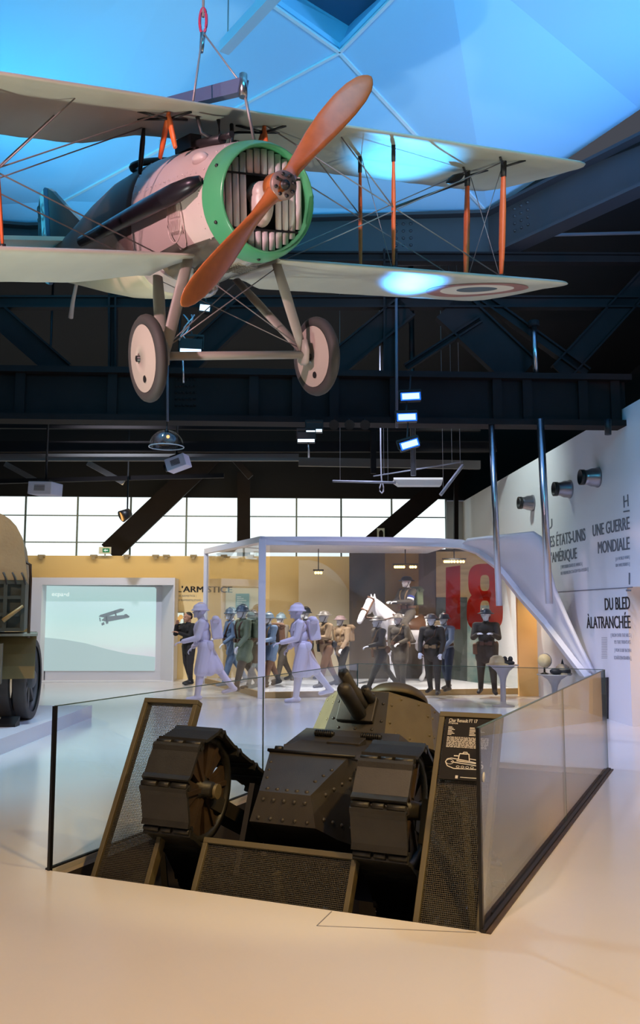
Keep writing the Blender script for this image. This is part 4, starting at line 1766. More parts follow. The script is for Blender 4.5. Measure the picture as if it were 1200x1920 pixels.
def screen_mat():
    m = bpy.data.materials.new('film_image')
    m.use_nodes = True
    nt = m.node_tree
    b = nt.nodes['Principled BSDF']
    b.inputs['Base Color'].default_value = (.5, .5, .5, 1)
    tc = nt.nodes.new('ShaderNodeTexCoord')
    sx = nt.nodes.new('ShaderNodeSeparateXYZ')
    nt.links.new(tc.outputs['Generated'], sx.inputs[0])
    r = nt.nodes.new('ShaderNodeValToRGB')
    e = r.color_ramp.elements
    e[0].position, e[0].color = 0, lin((172, 160, 178)) + (1,)
    e[1].position, e[1].color = 1, lin((176, 214, 214)) + (1,)
    for p, c in ((.14, (176, 176, 186)), (.32, (172, 208, 200)), (.6, (168, 216, 206))):
        n = e.new(p)
        n.color = lin(c) + (1,)
    nz = nt.nodes.new('ShaderNodeTexNoise')
    nz.inputs['Scale'].default_value = 3
    ad = nt.nodes.new('ShaderNodeMath')
    ad.operation = 'MULTIPLY_ADD'
    ad.inputs[1].default_value = .12
    nt.links.new(tc.outputs['Generated'], nz.inputs[0])
    nt.links.new(nz.outputs['Fac'], ad.inputs[0])
    sb = nt.nodes.new('ShaderNodeMath')
    sb.operation = 'SUBTRACT'
    sb.inputs[1].default_value = .06
    nt.links.new(sx.outputs['Z'], ad.inputs[2])
    nt.links.new(ad.outputs[0], sb.inputs[0])
    nt.links.new(sb.outputs[0], r.inputs[0])
    nt.links.new(r.outputs[0], b.inputs['Emission Color'])
    b.inputs['Emission Strength'].default_value = .72
    return m


t = MB()
c = [(84, 1101), (86, 1098), (290, 1101), (293, 1104), (291, 1255), (288, 1258), (82, 1258), (81, 1255)]
t.slab([sv(*p) for p in c][::-1], .008)
t.build('screen_image', screen_mat(), pb)
t = MB()
hill = [(82, 1258), (81.5, 1195), (120, 1199), (160, 1206), (200, 1217), (240, 1226), (291, 1232), (290, 1258)]
t.slab([sv(*p, .024) for p in hill], .004)
t.build('film_hill', mat('film_hill', (130, 140, 144), .7, emit=(172, 200, 198), estr=.66), pb)
t = MB()
for poly in ([(185, 1156), (188, 1153), (226, 1141), (233, 1142), (230, 1146), (196, 1158)], [(190, 1163), (198, 1156), (234, 1153), (243, 1155), (242, 1158), (232, 1160), (200, 1166)],
             [(233, 1152), (237, 1151), (243, 1156), (234, 1156)], [(214, 1145), (217, 1144), (219, 1155), (216, 1156)], [(198, 1157), (201, 1156), (202, 1165), (199, 1165)],
             [(190, 1169), (195, 1166), (196, 1171), (191, 1173)], [(198, 1166), (203, 1164), (203, 1169), (199, 1170)], [(186, 1158), (188, 1158), (189, 1165), (187, 1165)]):
    t.slab([sv(*p, .022) for p in poly][::-1], .003)
t.build('film_aeroplane', mat('film_grey', (120, 130, 132), .7, emit=(120, 130, 134), estr=.45), pb)
text('ecpa\u2022d', sv(97, 1117, .014), sv(129, 1118, .014), .10, -RY, mat('film_white', (230, 240, 236), .6, emit=(225, 240, 234), estr=.75), 'lettering', pb, .0, .002)

# small monitor on the partition
tv = thing('monitor', 'small lit wall monitor beside the man in black', 'screen', at_v(336, 1165, VY))
p, q = at_v(327, 1148, VY - .04), at_v(345, 1173, VY - .04)
t = MB()
t.box((p + q) / 2 + RY * .01, (abs(q.x - p.x), .06, abs(p.z - q.z)), Matrix.Rotation(ROOM, 3, 'Z'))
t.build('casing', M_OFFBLACK, tv)
t = MB()
p, q = at_v(328, 1149, VY - .08), at_v(344, 1169, VY - .08)
t.box((p + q) / 2, (abs(q.x - p.x), .006, abs(p.z - q.z)), Matrix.Rotation(ROOM, 3, 'Z'))
t.build('display', emat('monitor_light', (236, 246, 232), .9), tv)
t = MB()
for x, y, r in ((333, 1160, .05), (339, 1157, .06), (336, 1163, .04)):
    t.lathe([(.001, 0), (r, 0)], 14, frame(-RY), at_v(x, y, VY - .088))
t.build('display_map', emat('monitor_orange', (246, 190, 110), .8), tv)

# ---------------------------------------------------------------- display case
M_CASE = mat('case_white', (226, 226, 236), .4)
P1, P2 = at_z(490, 1309, 0), at_z(383, 1281, 0)
P3 = at_z(978, 1301, 0)
ztop = at_y(490, 1011, P1.y).z
CASE_Z = .10
case = thing('display_case', 'large white-framed glass display case of marching uniformed figures', 'display case', P1)
P4 = P3 + (P2 - P1) * 1.15
t = MB()
t.slab([p + ZUP * CASE_Z for p in (P1, P3, P4 + Vector((0, .4, 0)), P2 + Vector((0, .2, 0)))], CASE_Z)
t.build('plinth', mat('plinth_white', (224, 222, 226), .35), case)
t = MB()
for a, b in ((P1, P3), (P1, P2)):
    d_ = (b - a).normalized()
    t.bar(a + ZUP * .06 - d_.cross(ZUP) * -.02, b + ZUP * .06 - d_.cross(ZUP) * -.02, .05, .12)
t.build('plinth_edge', mat('plinth_ochre', (170, 140, 92), .5), case)
for p, w in ((P1, .14), (P2, .10)):
    t = MB()
    t.box(p + ZUP * ztop / 2, (w, w, ztop))
    t.build('post', M_CASE, case, bevel=.008)
# roof ribbon: front band from the corner post, bending down to the right and flaring into the room
ribA = [(490, 1014), (600, 1014), (720, 1015), (820, 1017), (866, 1020), (900, 1031), (938, 1060), (983, 1117), (1028, 1168), (1073, 1227), (1104, 1266)]
depA = [P1.y, P1.y + .05, P1.y + .1, 17.55, 17.5, 17.4, 17.1, 16.6, 16.1, 15.3, 14.75]
A_ = [at_y(x, y, d_) for (x, y), d_ in zip(ribA, depA)]
t = MB()
rings = []
for i, p in enumerate(A_):
    tg = (A_[min(i + 1, len(A_) - 1)] - A_[max(i - 1, 0)]).normalized()
    nn = tg.cross(Vector((0, 1, 0))).normalized()
    if nn.z < 0:
        nn = -nn
    h = .085
    fr_ = Vector((0, -.02, 0))
    rings.append([p + nn * h + fr_, p - nn * h + fr_, p - nn * h + Vector((0, .25, 0)), p + nn * h + Vector((0, .25, 0))])
t.loft(rings, True, False)
t.build('roof_band', M_CASE, case)
t = MB()
t.bar(P2 + ZUP * ztop, P1 + ZUP * ztop, .10, .12)
t.build('roof_beam', M_CASE, case)
t = MB()
pp = [P1 + ZUP * (ztop + .02), A_[4] + ZUP * .06, A_[4] + ZUP * .06 + Vector((-.3, 3.2, 0)), P2 + ZUP * (ztop + .02)]
t.slab(pp, .04)
t.build('roof_panel', M_CASE, case)
ribB = [(872, 1014), (905, 1010), (955, 1005), (996, 1001), (1012, 1012), (1022, 1045), (1036, 1105), (1062, 1165), (1088, 1222), (1112, 1267)]
depB = [17.35, 16.9, 16.2, 15.7, 15.6, 15.6, 15.5, 15.3, 15.0, 14.7]
B_ = [at_y(x, y, d_) for (x, y), d_ in zip(ribB, depB)]


def respl(pts, n):
    L = [0]
    for a, b in zip(pts, pts[1:]):
        L.append(L[-1] + (b - a).length)
    o = []
    for k in range(n):
        s_ = L[-1] * k / (n - 1)
        for i in range(len(pts) - 1):
            if s_ <= L[i + 1] + 1e-6:
                o.append(pts[i].lerp(pts[i + 1], (s_ - L[i]) / (L[i + 1] - L[i])))
                break
    return o


ra, rb = respl(A_[4:], 26), respl(B_, 26)
t = MB()
rings = []
for k in range(26):
    a, b = ra[k], rb[k]
    m = a.lerp(b, .5) + Vector((.10, 0, .05)) * sin(pi * k / 25)
    row = [a, a.lerp(m, .5), m, m.lerp(b, .5), b]
    rings.append(row + [p + Vector((.05, 0, .05)) for p in row[::-1]])
t.loft(rings, True, True)
flare = t.build('roof_flare', M_CASE, case)
# back panel with the big red 18, gold and teal
VBK = 21.2
M_GOLD = mat('golden_backdrop', (156, 122, 62), .45, var=.6, vscale=.9, col2=(70, 62, 54), stretch=(1, 1, .35))
M_BEIGE = mat('sand_backdrop', (186, 160, 112), .5, var=.25, vscale=3, stretch=(.4, 1, 4))
M_TEALW = mat('teal_backdrop', (76, 120, 122), .5, var=.5, vscale=4, col2=(150, 160, 150))
M_BROWN = mat('brown_backdrop', (88, 78, 68), .5, var=.35, vscale=1.5)
M_RED = mat('red_numeral', (196, 52, 32), .5)


def bv(px, py, o=0.0):
    return at_v(px, py, VBK - o)


def bpan(name, poly, m, o, parent=case, th=.03):
    t_ = MB()
    t_.slab([bv(x, y, o) for x, y in poly][::-1], th)
    return t_.build(name, m, parent)


bpan('back_panel', [(655, 1030), (975, 1030), (975, 1292), (655, 1292)], M_BROWN, 0)
bpan('picture_panel', [(722, 1034), (785, 1034), (785, 1200), (722, 1200)], M_GOLD, .035)
bpan('picture_panel', [(818, 1034), (950, 1034), (950, 1150), (818, 1150)], M_BEIGE, .035)
bpan('picture_panel', [(876, 1135), (950, 1135), (950, 1292), (876, 1292)], M_TEALW, .04)
bpan('picture_panel', [(818, 1120), (876, 1120), (876, 1292), (818, 1292)], mat('dark_teal_backdrop', (54, 66, 62), .5, var=.3, vscale=3), .045)
bpan('picture_panel', [(957, 1060), (975, 1060), (975, 1292), (957, 1292)], mat('dark_strip', (48, 46, 50), .5), .05)
# translucent red numerals on the front glass
def film_red():
    m = bpy.data.materials.new('red_film')
    m.use_nodes = True
    nt = m.node_tree
    nt.nodes.clear()
    out_ = nt.nodes.new('ShaderNodeOutputMaterial')
    mx = nt.nodes.new('ShaderNodeMixShader')
    tr_ = nt.nodes.new('ShaderNodeBsdfTransparent')
    df = nt.nodes.new('ShaderNodeBsdfDiffuse')
    mx.inputs[0].default_value = .55
    tr_.inputs[0].default_value = (.85, .30, .22, 1)
    df.inputs[0].default_value = lin((206, 48, 30)) + (1,)
    nt.links.new(tr_.outputs[0], mx.inputs[1])
    nt.links.new(df.outputs[0], mx.inputs[2])
    nt.links.new(mx.outputs[0], out_.inputs[0])
    return m


M_RED = film_red()
gdir = (P3 - P1).normalized()
gn2 = gdir.cross(ZUP).normalized()


def gv(px, py, o=.02):
    r_ = ray(px, py)
    p0 = P1 + gn2 * o
    return Vector((0, 0, EYE)) + r_ * ((p0 - Vector((0, 0, EYE))).dot(gn2) / r_.dot(gn2))


t = MB()
t.slab([gv(*p) for p in ((836, 1064), (863, 1060), (863, 1180), (836, 1180))][::-1], .002)
t.build('numeral', M_RED, case)
# figure 8: outline with a waist and two holes, built as a left and a right half between centre and rim
t = MB()
n = 36
cx = 909


def sup(cx_, cy_, rx, ry, e=3.2):
    o = []
    for k in range(n):
        a = 2 * pi * k / n
        ca, sa = cos(a), sin(a)
        o.append((cx_ + rx * math.copysign(abs(ca) ** (2 / e), ca), cy_ + ry * math.copysign(abs(sa) ** (2 / e), sa)))
    return o


for (O, I, ob) in ((sup(cx, 1090, 31, 33, 3), sup(cx, 1093, 8.5, 15), .02), (sup(cx, 1147, 34, 36, 3), sup(cx, 1143, 8.5, 17), .0235)):
    t.loft([[gv(x, y, ob) for x, y in O], [gv(x, y, ob) for x, y in I], [gv(x, y, ob - .001) for x, y in I], [gv(x, y, ob - .001) for x, y in O]], False, False)
t.build('numeral', M_RED, case)
# pale arch and cream wall beyond the left half
t = MB()
n = 30
arch = [bv(672 + 0, 1292, -.9)] + [bv(575 + 97 * cos(pi * k / 2 / n), 1190 - 140 * sin(pi * k / 2 / n), -.9) for k in range(n + 1)] + [bv(560, 1050, -.9), bv(560, 1292, -.9)]
t.slab(arch, .05)
t.build('back_panel', mat('arch_cream', (232, 220, 190), .55), case)
# front and side glass
CG = glass_mat('case_glass', (.93, .94, .95), .045)
for a, b, z1 in ((P1 + Vector((.09, 0, 0)), P3, ztop - .1), (P2, P1, ztop - .1)):
    d_ = (b - a).normalized()
    n = d_.cross(ZUP)
    t = MB()
    q = [a + d_ * .06 + ZUP * .13, b - d_ * .08 + ZUP * .13, b - d_ * .08 + ZUP * z1, a + d_ * .06 + ZUP * z1]
    if b is P3:
        q = [a + d_ * .06 + ZUP * .13, b + ZUP * .13, b + ZUP * 1.9, at_y(945, 1075, 17.75), at_y(905, 1040, 17.75), at_y(866, 1030, 17.65), a + d_ * .06 + ZUP * z1]
    t.slab(q, .01)
    t.build('pane', CG, case)
# reflections of ceiling lights, put in as rows of glowing bulbs
M_BULB_REFL = emat('warm_reflection', (255, 206, 120), 6.0)
k_ = 0
for xs_, y, dd in (([741, 745, 749, 753, 757, 770, 774, 779], 1063, 19.4), ([834, 838, 842, 847, 852, 858, 864, 869], 1053, 19.2), ([592, 597, 602], 1074, 19.6)):
    lr = thing('bulb_reflection', ('short', 'middle', 'long')[0] + ' row of reflected warm lights', 'light', at_y(xs_[0], y, dd))
    lr['label'] = ('row of reflected warm lights above the mounted figure', 'row of reflected warm lights above the red numeral one', 'short row of three reflected warm lights left of the white horse')[k_]
    k_ += 1
    t = MB()
    a, b = at_y(xs_[0] - 5, y - 5, dd + .05), at_y(xs_[-1] + 5, y - 5, dd + .05)
    t.bar(a, b, .04, .03)
    zr = ztop - .02
    t.bar(a.lerp(b, .5), Vector((a.lerp(b, .5).x, a.y, zr)), .02, .02)
    t.build('bar', M_OFFBLACK, lr)
    for x in xs_:
        p = at_y(x, y, dd)
        t = MB()
        t.ball(p, .03, 10, 6)
        t.build('reflected_bulb', M_BULB_REFL, lr)
spot('case_lamp', (0.8, 18.6, 2.95), (1.0, 18.8, 0.3), (1.0, .92, .84), 430, 140, 1, .02)
spot('case_lamp', (2.9, 18.9, 2.95), (3.1, 19.2, 0.3), (1.0, .88, .74), 430, 140, 1, .02)
spot('case_lamp', (-.8, 19.3, 2.95), (-.7, 19.6, 0.3), (1.0, .95, .9), 300, 140, 1, .02)

# amber partition between case and right-hand wall, dark low doorway in the wall
t = MB()
a, b = at_z(974, 1305, 0), at_z(1016, 1306, 0)
za = at_y(1000, 1080, a.y).z
t.hexa([a, b, b + ZUP * za, a + ZUP * za], [p + Vector((0, .12, 0)) for p in (a, b, b + ZUP * za, a + ZUP * za)])
struct(t.build('wall_amber', mat('amber_wall', (246, 200, 128), .6)))
spot('amber_lamp', (4.22, 17.25, 2.3), (4.25, 17.6, 0.9), (1.0, .62, .24), 40, 110, 1, .02)
dr = MB()
q = [at_u(1112, 1354, U_R - .03), at_u(1138, 1357, U_R - .03), at_u(1138, 1270, U_R - .03), at_u(1112, 1272, U_R - .03)]
q[0].z = q[1].z = 0.003
dr.hexa(q, [p + RX * .028 for p in q])
d1 = struct(dr.build('door_1', mat('dark_doorway', (40, 38, 42), .5), wall_right))
dr = MB()
q2 = [at_u(1105, 1351, U_R - .03), at_u(1112, 1354, U_R - .03), at_u(1112, 1272, U_R - .03), at_u(1105, 1275, U_R - .03)]
q2[0].z = q2[1].z = .003
dr.hexa(q2, [p + RX * .028 for p in q2])
struct(dr.build('door_jamb', mat('amber_jamb', (250, 190, 110), .6), d1))

# ---------------------------------------------------------------- flared pedestals and what stands on them
M_PED = mat('pedestal_grey', (168, 166, 176), .45)


def pedestal(label, px, ybase, ytop, rtop):
    p = at_z(px, ybase, 0)
    z = at_y(px, ytop, p.y).z
    o = thing('pedestal', label, 'pedestal', p)
    t = MB()
    t.lathe([(.20, 0), (.20, .012), (.06, .03), (.05, .08)], 28, None, p, True)
    t.build('foot', M_PED, o)
    t = MB()
    t.lathe([(.05, .03), (.05, z * .55), (.065, z * .68), (.12, z * .84), (.20, z * .93), (rtop * .75, z * .965)], 28, None, p)
    t.build('stem', M_PED, o)
    t = MB()
    t.lathe([(rtop * .75, z * .965), (rtop, z * .975), (rtop, z), (.001, z)], 36, None, p)
    t.build('top_plate', M_PED, o)
    return p, z


pa, za_ = pedestal('slim grey pedestal holding a pale helmet and a dark bow-shaped hat', 944, 1324, 1246, .29)
pb_, zb_ = pedestal('grey flared pedestal with a small globe and helmets near the wall', 1041, 1328, 1264, .30)
M_HELM = mat('pale_helmet', (216, 198, 158), .4)
M_NAVY = mat('dark_cap', (42, 44, 56), .5)


def helmet_mesh(mb, c, r=.125, brim=.17, h=.13, R=None, ridge=False):
    mb.lathe([(brim, .0), (brim * .97, .012), (r * 1.04, .03), (r, .06), (r * .86, h * .75), (r * .5, h), (.002, h * 1.07)], 26, R, c)
    if ridge:
        mb.tube([Vector(c) + (R @ v_ if R else v_) for v_ in (Vector((0, -r * .8, h * .75)), Vector((0, -r * .3, h * 1.08)), Vector((0, r * .3, h * 1.08)), Vector((0, r * .8, h * .75)))], .014, 6)


t = MB()
helmet_mesh(t, Vector((pa.x - .10, pa.y - .02, za_)), .14, .21, .16)
o = tag(t.build('helmet', M_HELM), 'pale sun helmet on the slim grey pedestal', 'helmet')
t = MB()
c = Vector((pa.x + .09, pa.y - .02, za_ + .03))
t.ball(c, (.13, .10, .05), 16, 8)
t.ball(c + Vector((.05, 0, .07)), (.045, .03, .05), 12, 8)
t.ball(c + Vector((-.05, 0, .07)), (.045, .03, .05), 12, 8)
o = tag(t.build('cap', M_NAVY), 'dark navy hat with a bow beside the pale sun helmet', 'hat')
gb = thing('globe', 'small cream globe on a dark foot above the wall-side pedestal', 'globe', Vector((pb_.x - .17, pb_.y, zb_)))
c = Vector((pb_.x - .17, pb_.y, zb_))
t = MB()
t.lathe([(.07, 0), (.07, .012), (.018, .03), (.015, .12)], 18, None, c, True)
t.build('foot', M_OFFBLACK, gb)
t = MB()
t.ball(c + ZUP * .235, .118, 24, 16)
t.build('sphere', mat('globe_cream', (222, 204, 160), .4, var=.3, vscale=5), gb)
t = MB()
t.tube([c + ZUP * .235 + Vector((.13 * sin(a), 0, -.13 * cos(a))) for a in (pi * k / 12 for k in range(13))], .007, 6)
t.build('meridian', M_STEEL, gb)
t = MB()
c = Vector((pb_.x + .15, pb_.y, zb_))
helmet_mesh(t, c, .13, .17, .17)
hs = tag(t.build('helmet', mat('spiked_helmet', (150, 140, 128), .4)), 'spiked helmet with dark base next to the globe', 'helmet')
t = MB()
t.lathe([(.03, .17), (.02, .20), (.01, .24), (.002, .27)], 12, None, c)
t.build('spike', M_OFFBLACK, hs)
t = MB()
t.lathe([(.135, .02), (.142, .03), (.142, .075), (.132, .085)], 24, None, c)
t.build('band', M_NAVY, hs)
t = MB()
t.ball(Vector((pb_.x - .01, pb_.y - .12, zb_ + .055)), (.10, .08, .055), 16, 8)
tag(t.build('cap', M_NAVY), 'dark cap lying between the globe and the spiked helmet', 'hat')

# ---------------------------------------------------------------- truck on its plinth
M_CANVAS = mat('tan_canvas', (190, 160, 118), .75, var=.12, vscale=3, bump=.2, bscale=25)
M_TBODY = mat('dark_green_wood', (74, 76, 66), .6, var=.2, vscale=4)
M_MUD = mat('olive_mudguard', (150, 128, 82), .55, var=.12, vscale=4)
M_SOLID = mat('solid_tyre', (84, 76, 70), .7, var=.2, vscale=6)
pl_a, pl_b = at_z(172, 1345, 0), at_z(0, 1416, 0)
hp = .19
a, b = pl_a, pl_b + (pl_b - pl_a) * .6
t = MB()
q = [b, a, a + Vector((-6, -.2, 0)), b + Vector((-6, -.2, 0))]
t.hexa([p.copy() for p in q], [p + ZUP * hp for p in q])
tag(t.build('plinth', mat('lilac_white', (222, 218, 226), .35)), 'low white plinth under the canvas-topped truck', 'plinth')
truck = thing('truck', 'canvas-topped old army truck with solid tyres at the hall\'s edge', 'truck', Vector((at_y(47, 1100, 11.7).x, 11.7, hp)))
YT = 11.7
xR = at_y(47, 1100, YT).x
xL = xR - 1.95
zc0, zc1 = at_y(30, 1088, YT).z, at_y(5, 957, YT).z
# canvas tilt: arched section
t = MB()
rings = []
for y in (YT - .02, YT + .4, YT + .8, YT + 1.2, YT + 1.6, YT + 2.0, YT + 2.6):
    ring = []
    for k in range(25):
        u_ = k / 24
        x = xL - .03 + (xR - xL + .06) * u_
        e = abs(2 * u_ - 1)
        z = zc0 + (zc1 - zc0) * (1 - e ** 4.5) ** (1 / 2.2)
        sag = .02 * sin(pi * ((y - YT) / .4)) ** 2
        ring.append(Vector((x, y, z - sag)))
    rings.append(ring)
t.loft(rings, True, True, True)
cv = t.build('canvas_cover', M_CANVAS, truck)
t = MB()
for k in range(9):
    x = xR - .05 - k * .115
    t.tube([(x, YT - .04, zc0 + .10), (x + .03, YT - .05, zc0 + .03), (x + .05, YT - .04, zc0 - .06)], .012, 6)
t.build('lacing', mat('dark_rope', (60, 50, 44), .7), cv)
zb = at_y(40, 1183, YT).z
t = MB()
t.hexa([Vector((xL, YT, zb)), Vector((xR, YT, zb)), Vector((xR, YT + 2.6, zb)), Vector((xL, YT + 2.6, zb))],
       [Vector((xL, YT, zc0)), Vector((xR, YT, zc0)), Vector((xR, YT + 2.6, zc0)), Vector((xL, YT + 2.6, zc0))])
bd = t.build('body', M_TBODY, truck)
t = MB()
zz = [zb + .02, zb + (zc0 - zb) * .32, zb + (zc0 - zb) * .66, zc0 - .03]
for z in zz:
    t.bar((xL, YT - .02, z), (xR, YT - .02, z), .05, .045)
for x in (xR - .02, xR - .24, xR - .75, xR - 1.3, xL + .02):
    t.bar((x, YT - .025, zb), (x, YT - .025, zc0), .05, .05)
t.build('tailgate', M_TBODY, truck)
t = MB()
t.tube([at_y(4, 1164, YT - .08), at_y(22, 1150, YT - .08), at_y(40, 1136, YT - .08)], [.03, .025, .02], 8)
t.build('tow_bar', mat('brass_bar', (170, 136, 84), .4), truck)
t = MB()
t.tube([(xR + .06, YT + .3, zb - .1), (xR + .06, YT + .3, zc0 + .02), (xR + .05, YT + .3, zc0 + .22), (xR - .02, YT + .3, zc0 + .26)], .02, 8)
t.build('side_stanchion', mat('brown_stanchion', (96, 66, 44), .5), truck)
# chassis, lamp box, rear wheels on the right side and mudguard
t = MB()
t.hexa([Vector((xL + .5, YT + .2, .95)), Vector((xR - .35, YT + .2, .95)), Vector((xR - .35, YT + 2.6, .95)), Vector((xL + .5, YT + 2.6, .95))],
       [Vector((xL + .5, YT + .2, zb)), Vector((xR - .35, YT + .2, zb)), Vector((xR - .35, YT + 2.6, zb)), Vector((xL + .5, YT + 2.6, zb))])
t.box(((xL + xR) / 2, YT + .1, 1.2), (1.2, .2, .16))
t.build('chassis', M_OFFBLACK, truck)
t = MB()
t.box((xR - .42, YT + .05, 1.02), (.34, .25, .52))
t.build('tool_box', mat('grey_toolbox', (120, 112, 96), .5), truck)
wy = YT + 1.0
wr = .56
wz = hp + wr
XMt = Matrix(((0, 0, 1), (0, 1, 0), (-1, 0, 0)))
xW = xR + .135
for s, x0 in ((1, xW), (-1, xL - .1)):
    wh = thing('wheel', 'x', 'x')
    del wh['label'], wh['category']
    adopt(wh, truck)
    WORLD.discard(wh.name)
    for off in (0, -.22) if s > 0 else (0, .22):
        t = MB()
        c = Vector((x0 - s * .08 + off, wy, wz))
        t.lathe([(wr - .10, -.085), (wr - .01, -.085), (wr, -.07), (wr, .07), (wr - .01, .085), (wr - .10, .085)], 40, XMt, c)
        t.build('tyre', M_SOLID, wh)
    c = Vector((x0 - s * .08, wy, wz))
    t = MB()
    t.lathe([(wr - .06, -.10), (wr - .10, -.10), (wr - .12, 0), (wr - .10, .05), (wr - .06, .05)], 40, XMt, c)
    for k in range(8):
        a = 2 * pi * k / 8
        e = Vector((0, cos(a), sin(a)))
        t.bar(c + e * .08, c + e * (wr - .09), .07, .05, (1, 0, 0))
    t.lathe([(.001, -.12), (.09, -.12), (.13, -.05), (.13, .08), (.08, .11), (.001, .11)], 20, XMt, c)
    t.build('spoked_rim', mat('wheel_grey', (104, 100, 96), .55), wh)
    for ch in wh.children:
        Rw = Matrix.Translation(c) @ Matrix.Rotation(radians(-11), 4, 'Z') @ Matrix.Translation(-c)
        ch.data.transform(Rw)
t = MB()
rings = []
xa_, xb_ = xW - .52, xW + .02
for k in range(9):
    a = radians(176 - k * 15)
    r = wr + .08
    p = Vector((0, wy + r * cos(a), wz + r * sin(a)))
    rings.append([p + Vector((xa_, 0, 0)), p + Vector((xb_, 0, 0)), p + Vector((xb_, 0, 0)) * 1 + Vector((0, .02 * cos(a), .02 * sin(a))), p + Vector((xa_, 0, 0)) + Vector((0, .02 * cos(a), .02 * sin(a)))])
t.loft(rings, True, False)
t.build('mudguard', M_MUD, truck)
t = MB()
zm = at_y(60, 1190, YT + .3).z
t.box((xW - .25, YT + .55, zm), (.58, .7, .035))
t.build('running_board', mat('pale_ledge', (196, 186, 160), .5), truck)
truck.rotation_euler.z = radians(17)
t = MB()
c = at_z(15, 1362, hp)
t.hexa([c + Vector((-.12, -.08, 0)), c + Vector((.12, -.08, 0)), c + Vector((.12, .10, 0)), c + Vector((-.12, .10, 0))],
       [c + Vector((-.12, -.08, .04)), c + Vector((.12, -.08, .04)), c + Vector((.12, .10, .12)), c + Vector((-.12, .10, .12))])
tag(t.build('wheel_chock', M_OFFBLACK), 'small black chock on the plinth in front of the truck wheel', 'chock')
# ---------------------------------------------------------------- figures
M_FACE = mat('mannequin_white', (236, 236, 240), .5)
M_SKIN = mat('skin', (190, 140, 112), .55)


def Mx(v, a):
    return Matrix.Rotation(radians(a), 3, 'X') @ v


